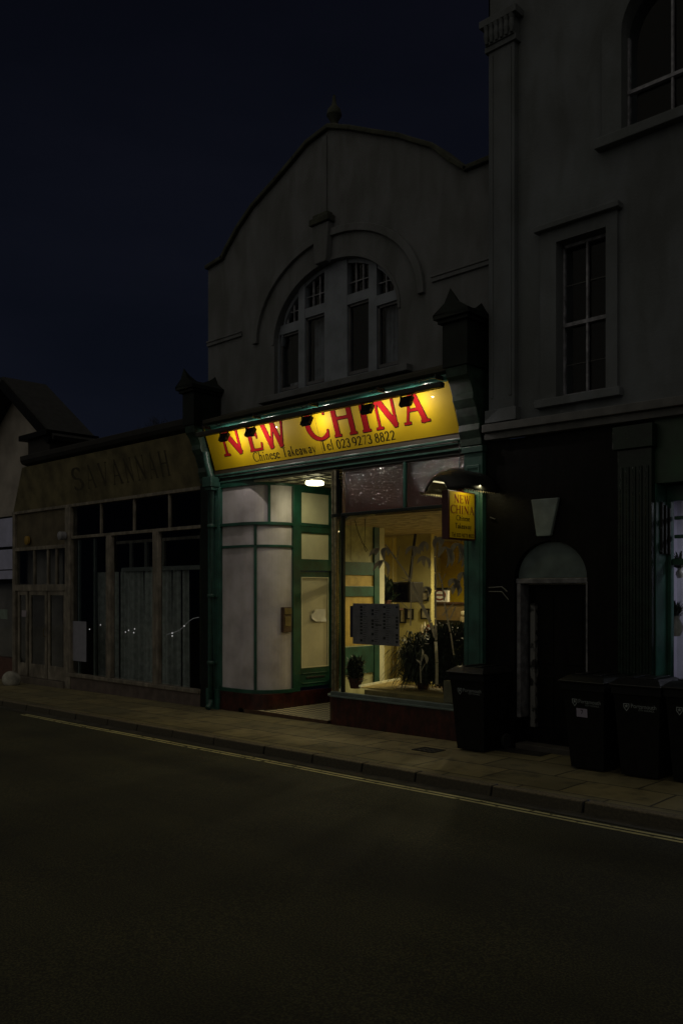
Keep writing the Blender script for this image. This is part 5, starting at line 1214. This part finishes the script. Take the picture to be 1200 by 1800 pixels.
# ================================================================== wheelie bins
def bin_proto():
    t = bpy.data.objects.new('wheelie_bin', None); COL.objects.link(t); t['_o'] = (0, 0, 0)
    b0, b1 = .22, .28
    body = MB()
    lev = [(.02, .215, -.19, .24), (.12, .225, -.20, .27), (.80, .265, -.265, .33), (.88, .275, -.28, .34), (.88, .29, -.30, .35), (.96, .29, -.30, .35)]
    vs = []
    for z, hw, yf, yb2 in lev: vs += [(-hw, yf, z), (hw, yf, z), (hw, yb2, z), (-hw, yb2, z)]
    fs = [(3, 2, 1, 0)]
    for i in range(len(lev)-1):
        for j in range(4): fs.append((i*4+j, i*4+(j+1) % 4, i*4+4+(j+1) % 4, i*4+4+j))
    fs.append(tuple((len(lev)-1)*4+j for j in range(4)))
    body.add(vs, fs)
    body.build('body', bin_m, t, bev=.02, seg=3)
    lid = MB(); lv = [(.965, .30, -.335, .37), (.985, .305, -.34, .375), (1.03, .25, -.24, .33), (1.045, .22, -.20, .30)]; vs = []
    for z, hw, yf, yb2 in lv: vs += [(-hw, yf, z), (hw, yf, z), (hw, yb2, z), (-hw, yb2, z)]
    fs = [(3, 2, 1, 0)]
    for i in range(len(lv)-1):
        for j in range(4): fs.append((i*4+j, i*4+(j+1) % 4, i*4+4+(j+1) % 4, i*4+4+j))
    fs.append(tuple((len(lv)-1)*4+j for j in range(4))); lid.add(vs, fs)
    for s_ in (-1, 1): lid.box(s_*.12-.05, s_*.12+.05, -.18, .28, 1.046, 1.058)
    lid.build('lid', binlid, t, bev=.010, seg=2)
    MB().tube([(-.26, .35, .98), (-.24, .43, 1.0), (.24, .43, 1.0), (.26, .35, .98)], .016, 8).tube([(-.30, .39, .985), (.30, .39, .985)], .010, 8).build('handle', binlid, t, smooth=True)
    for s_ in (-1, 1):
        w_ = MB().lathe((s_*.235-.025, .29, .10), [(.10, 0), (.10, .05)], 20, 'x').build('wheel', rubber, t, bev=.008)
    # crest and print
    sh = MB(); zc = .745; yv = lambda z: -(.20+(z-.12)*(.065/.68))-.0035
    pts = [(-.155, zc+.04), (-.085, zc+.04), (-.085, zc), (-.12, zc-.045), (-.155, zc)]
    inn = [(-.147, zc+.032), (-.147, zc+.003), (-.12, zc-.033), (-.093, zc+.003), (-.093, zc+.032)]
    m0 = MB().prism(pts, [inn], 0, 0, back=False); star = [( -.12+(.022 if k % 2 == 0 else .010)*sin(k*pi/5), zc+.012+(.022 if k % 2 == 0 else .010)*cos(k*pi/5)) for k in range(10)]
    m0.prism(star, [], 0, 0, back=False)
    sh.add([(v.x, yv(v.z), v.z) for v in m0.v], m0.f); sh.build('crest', print_w, t)
    for txt, sz, x_, z_, in (('Portsmouth', .046, -.07, zc-.002), ('CITY COUNCIL', .020, .02, zc-.03)):
        cu_ = bpy.data.curves.new('t', 'FONT'); cu_.body = txt; cu_.size = sz*1.35; ob = bpy.data.objects.new('t', cu_); COL.objects.link(ob)
        dg = bpy.context.evaluated_depsgraph_get(); me = bpy.data.meshes.new_from_object(ob.evaluated_get(dg)); bpy.data.objects.remove(ob)
        for v in me.vertices: x2, z2 = v.co.x+x_, v.co.y+z_; v.co = (x2, yv(z2), z2)
        me.materials.clear(); me.materials.append(print_w); o2 = bpy.data.objects.new('lettering', me); COL.objects.link(o2); o2.parent = t
    return t
BP = bin_proto(); GRP = 'black wheelie bins standing on the pavement'
spots = [(803, 1317, 'black wheelie bin on its own below the hanging yellow sign', 0), (1003, 1352, 'black wheelie bin with a pale number label on its front', -3), (1090, 1366, 'black wheelie bin right of the one with the number label', 2), (1181, 1378, 'black wheelie bin cut off by the right edge of the picture', 3)]
for i, (px, py, lb, rz) in enumerate(spots):
    q = PZ(px, py, gz(-6)); q.z = gz(q.x)
    if i: 
        o = BP.copy(); COL.objects.link(o)
        for ch in BP.children: c = ch.copy(); COL.objects.link(c); c.parent = o
    else: o = BP
    o.rotation_euler = (0, 0, radians(rz)); o.location = q+Vector((.20, .18, 0)); o.scale = (.92, .94, 1)
    if i == 1: lab = o
    tag(o, lb, 'wheelie bin', GRP)
for o in [o for o in COL.objects if o.type == 'EMPTY' and o.name.startswith('wheelie_bin')]:
    pass
lm = MB(); yv = lambda z: -(.20+(z-.12)*(.065/.68))-.004
lm.add([(-.10, yv(.59), .59), (.045, yv(.59), .59), (.045, yv(.685), .685), (-.10, yv(.685), .685)], [(0, 1, 2, 3)])
lab['_o'] = (0, 0, 0); lmo = lm.build('number_label', label_m, lab)
n7 = MB(); z_ = .625
n7.add([(-.045, yv(z_+.04)-.001, z_+.045), (-.012, yv(z_+.04)-.001, z_+.045), (-.028, yv(z_)-.001, z_), (-.036, yv(z_)-.001, z_), (-.022, yv(z_+.03)-.001, z_+.037), (-.045, yv(z_+.03)-.001, z_+.037)], [(0, 1, 4, 5), (1, 2, 3, 4)])
n7.build('number', black_l, lmo)

for o in bpy.data.objects:
    if '_o' in o: del o['_o']
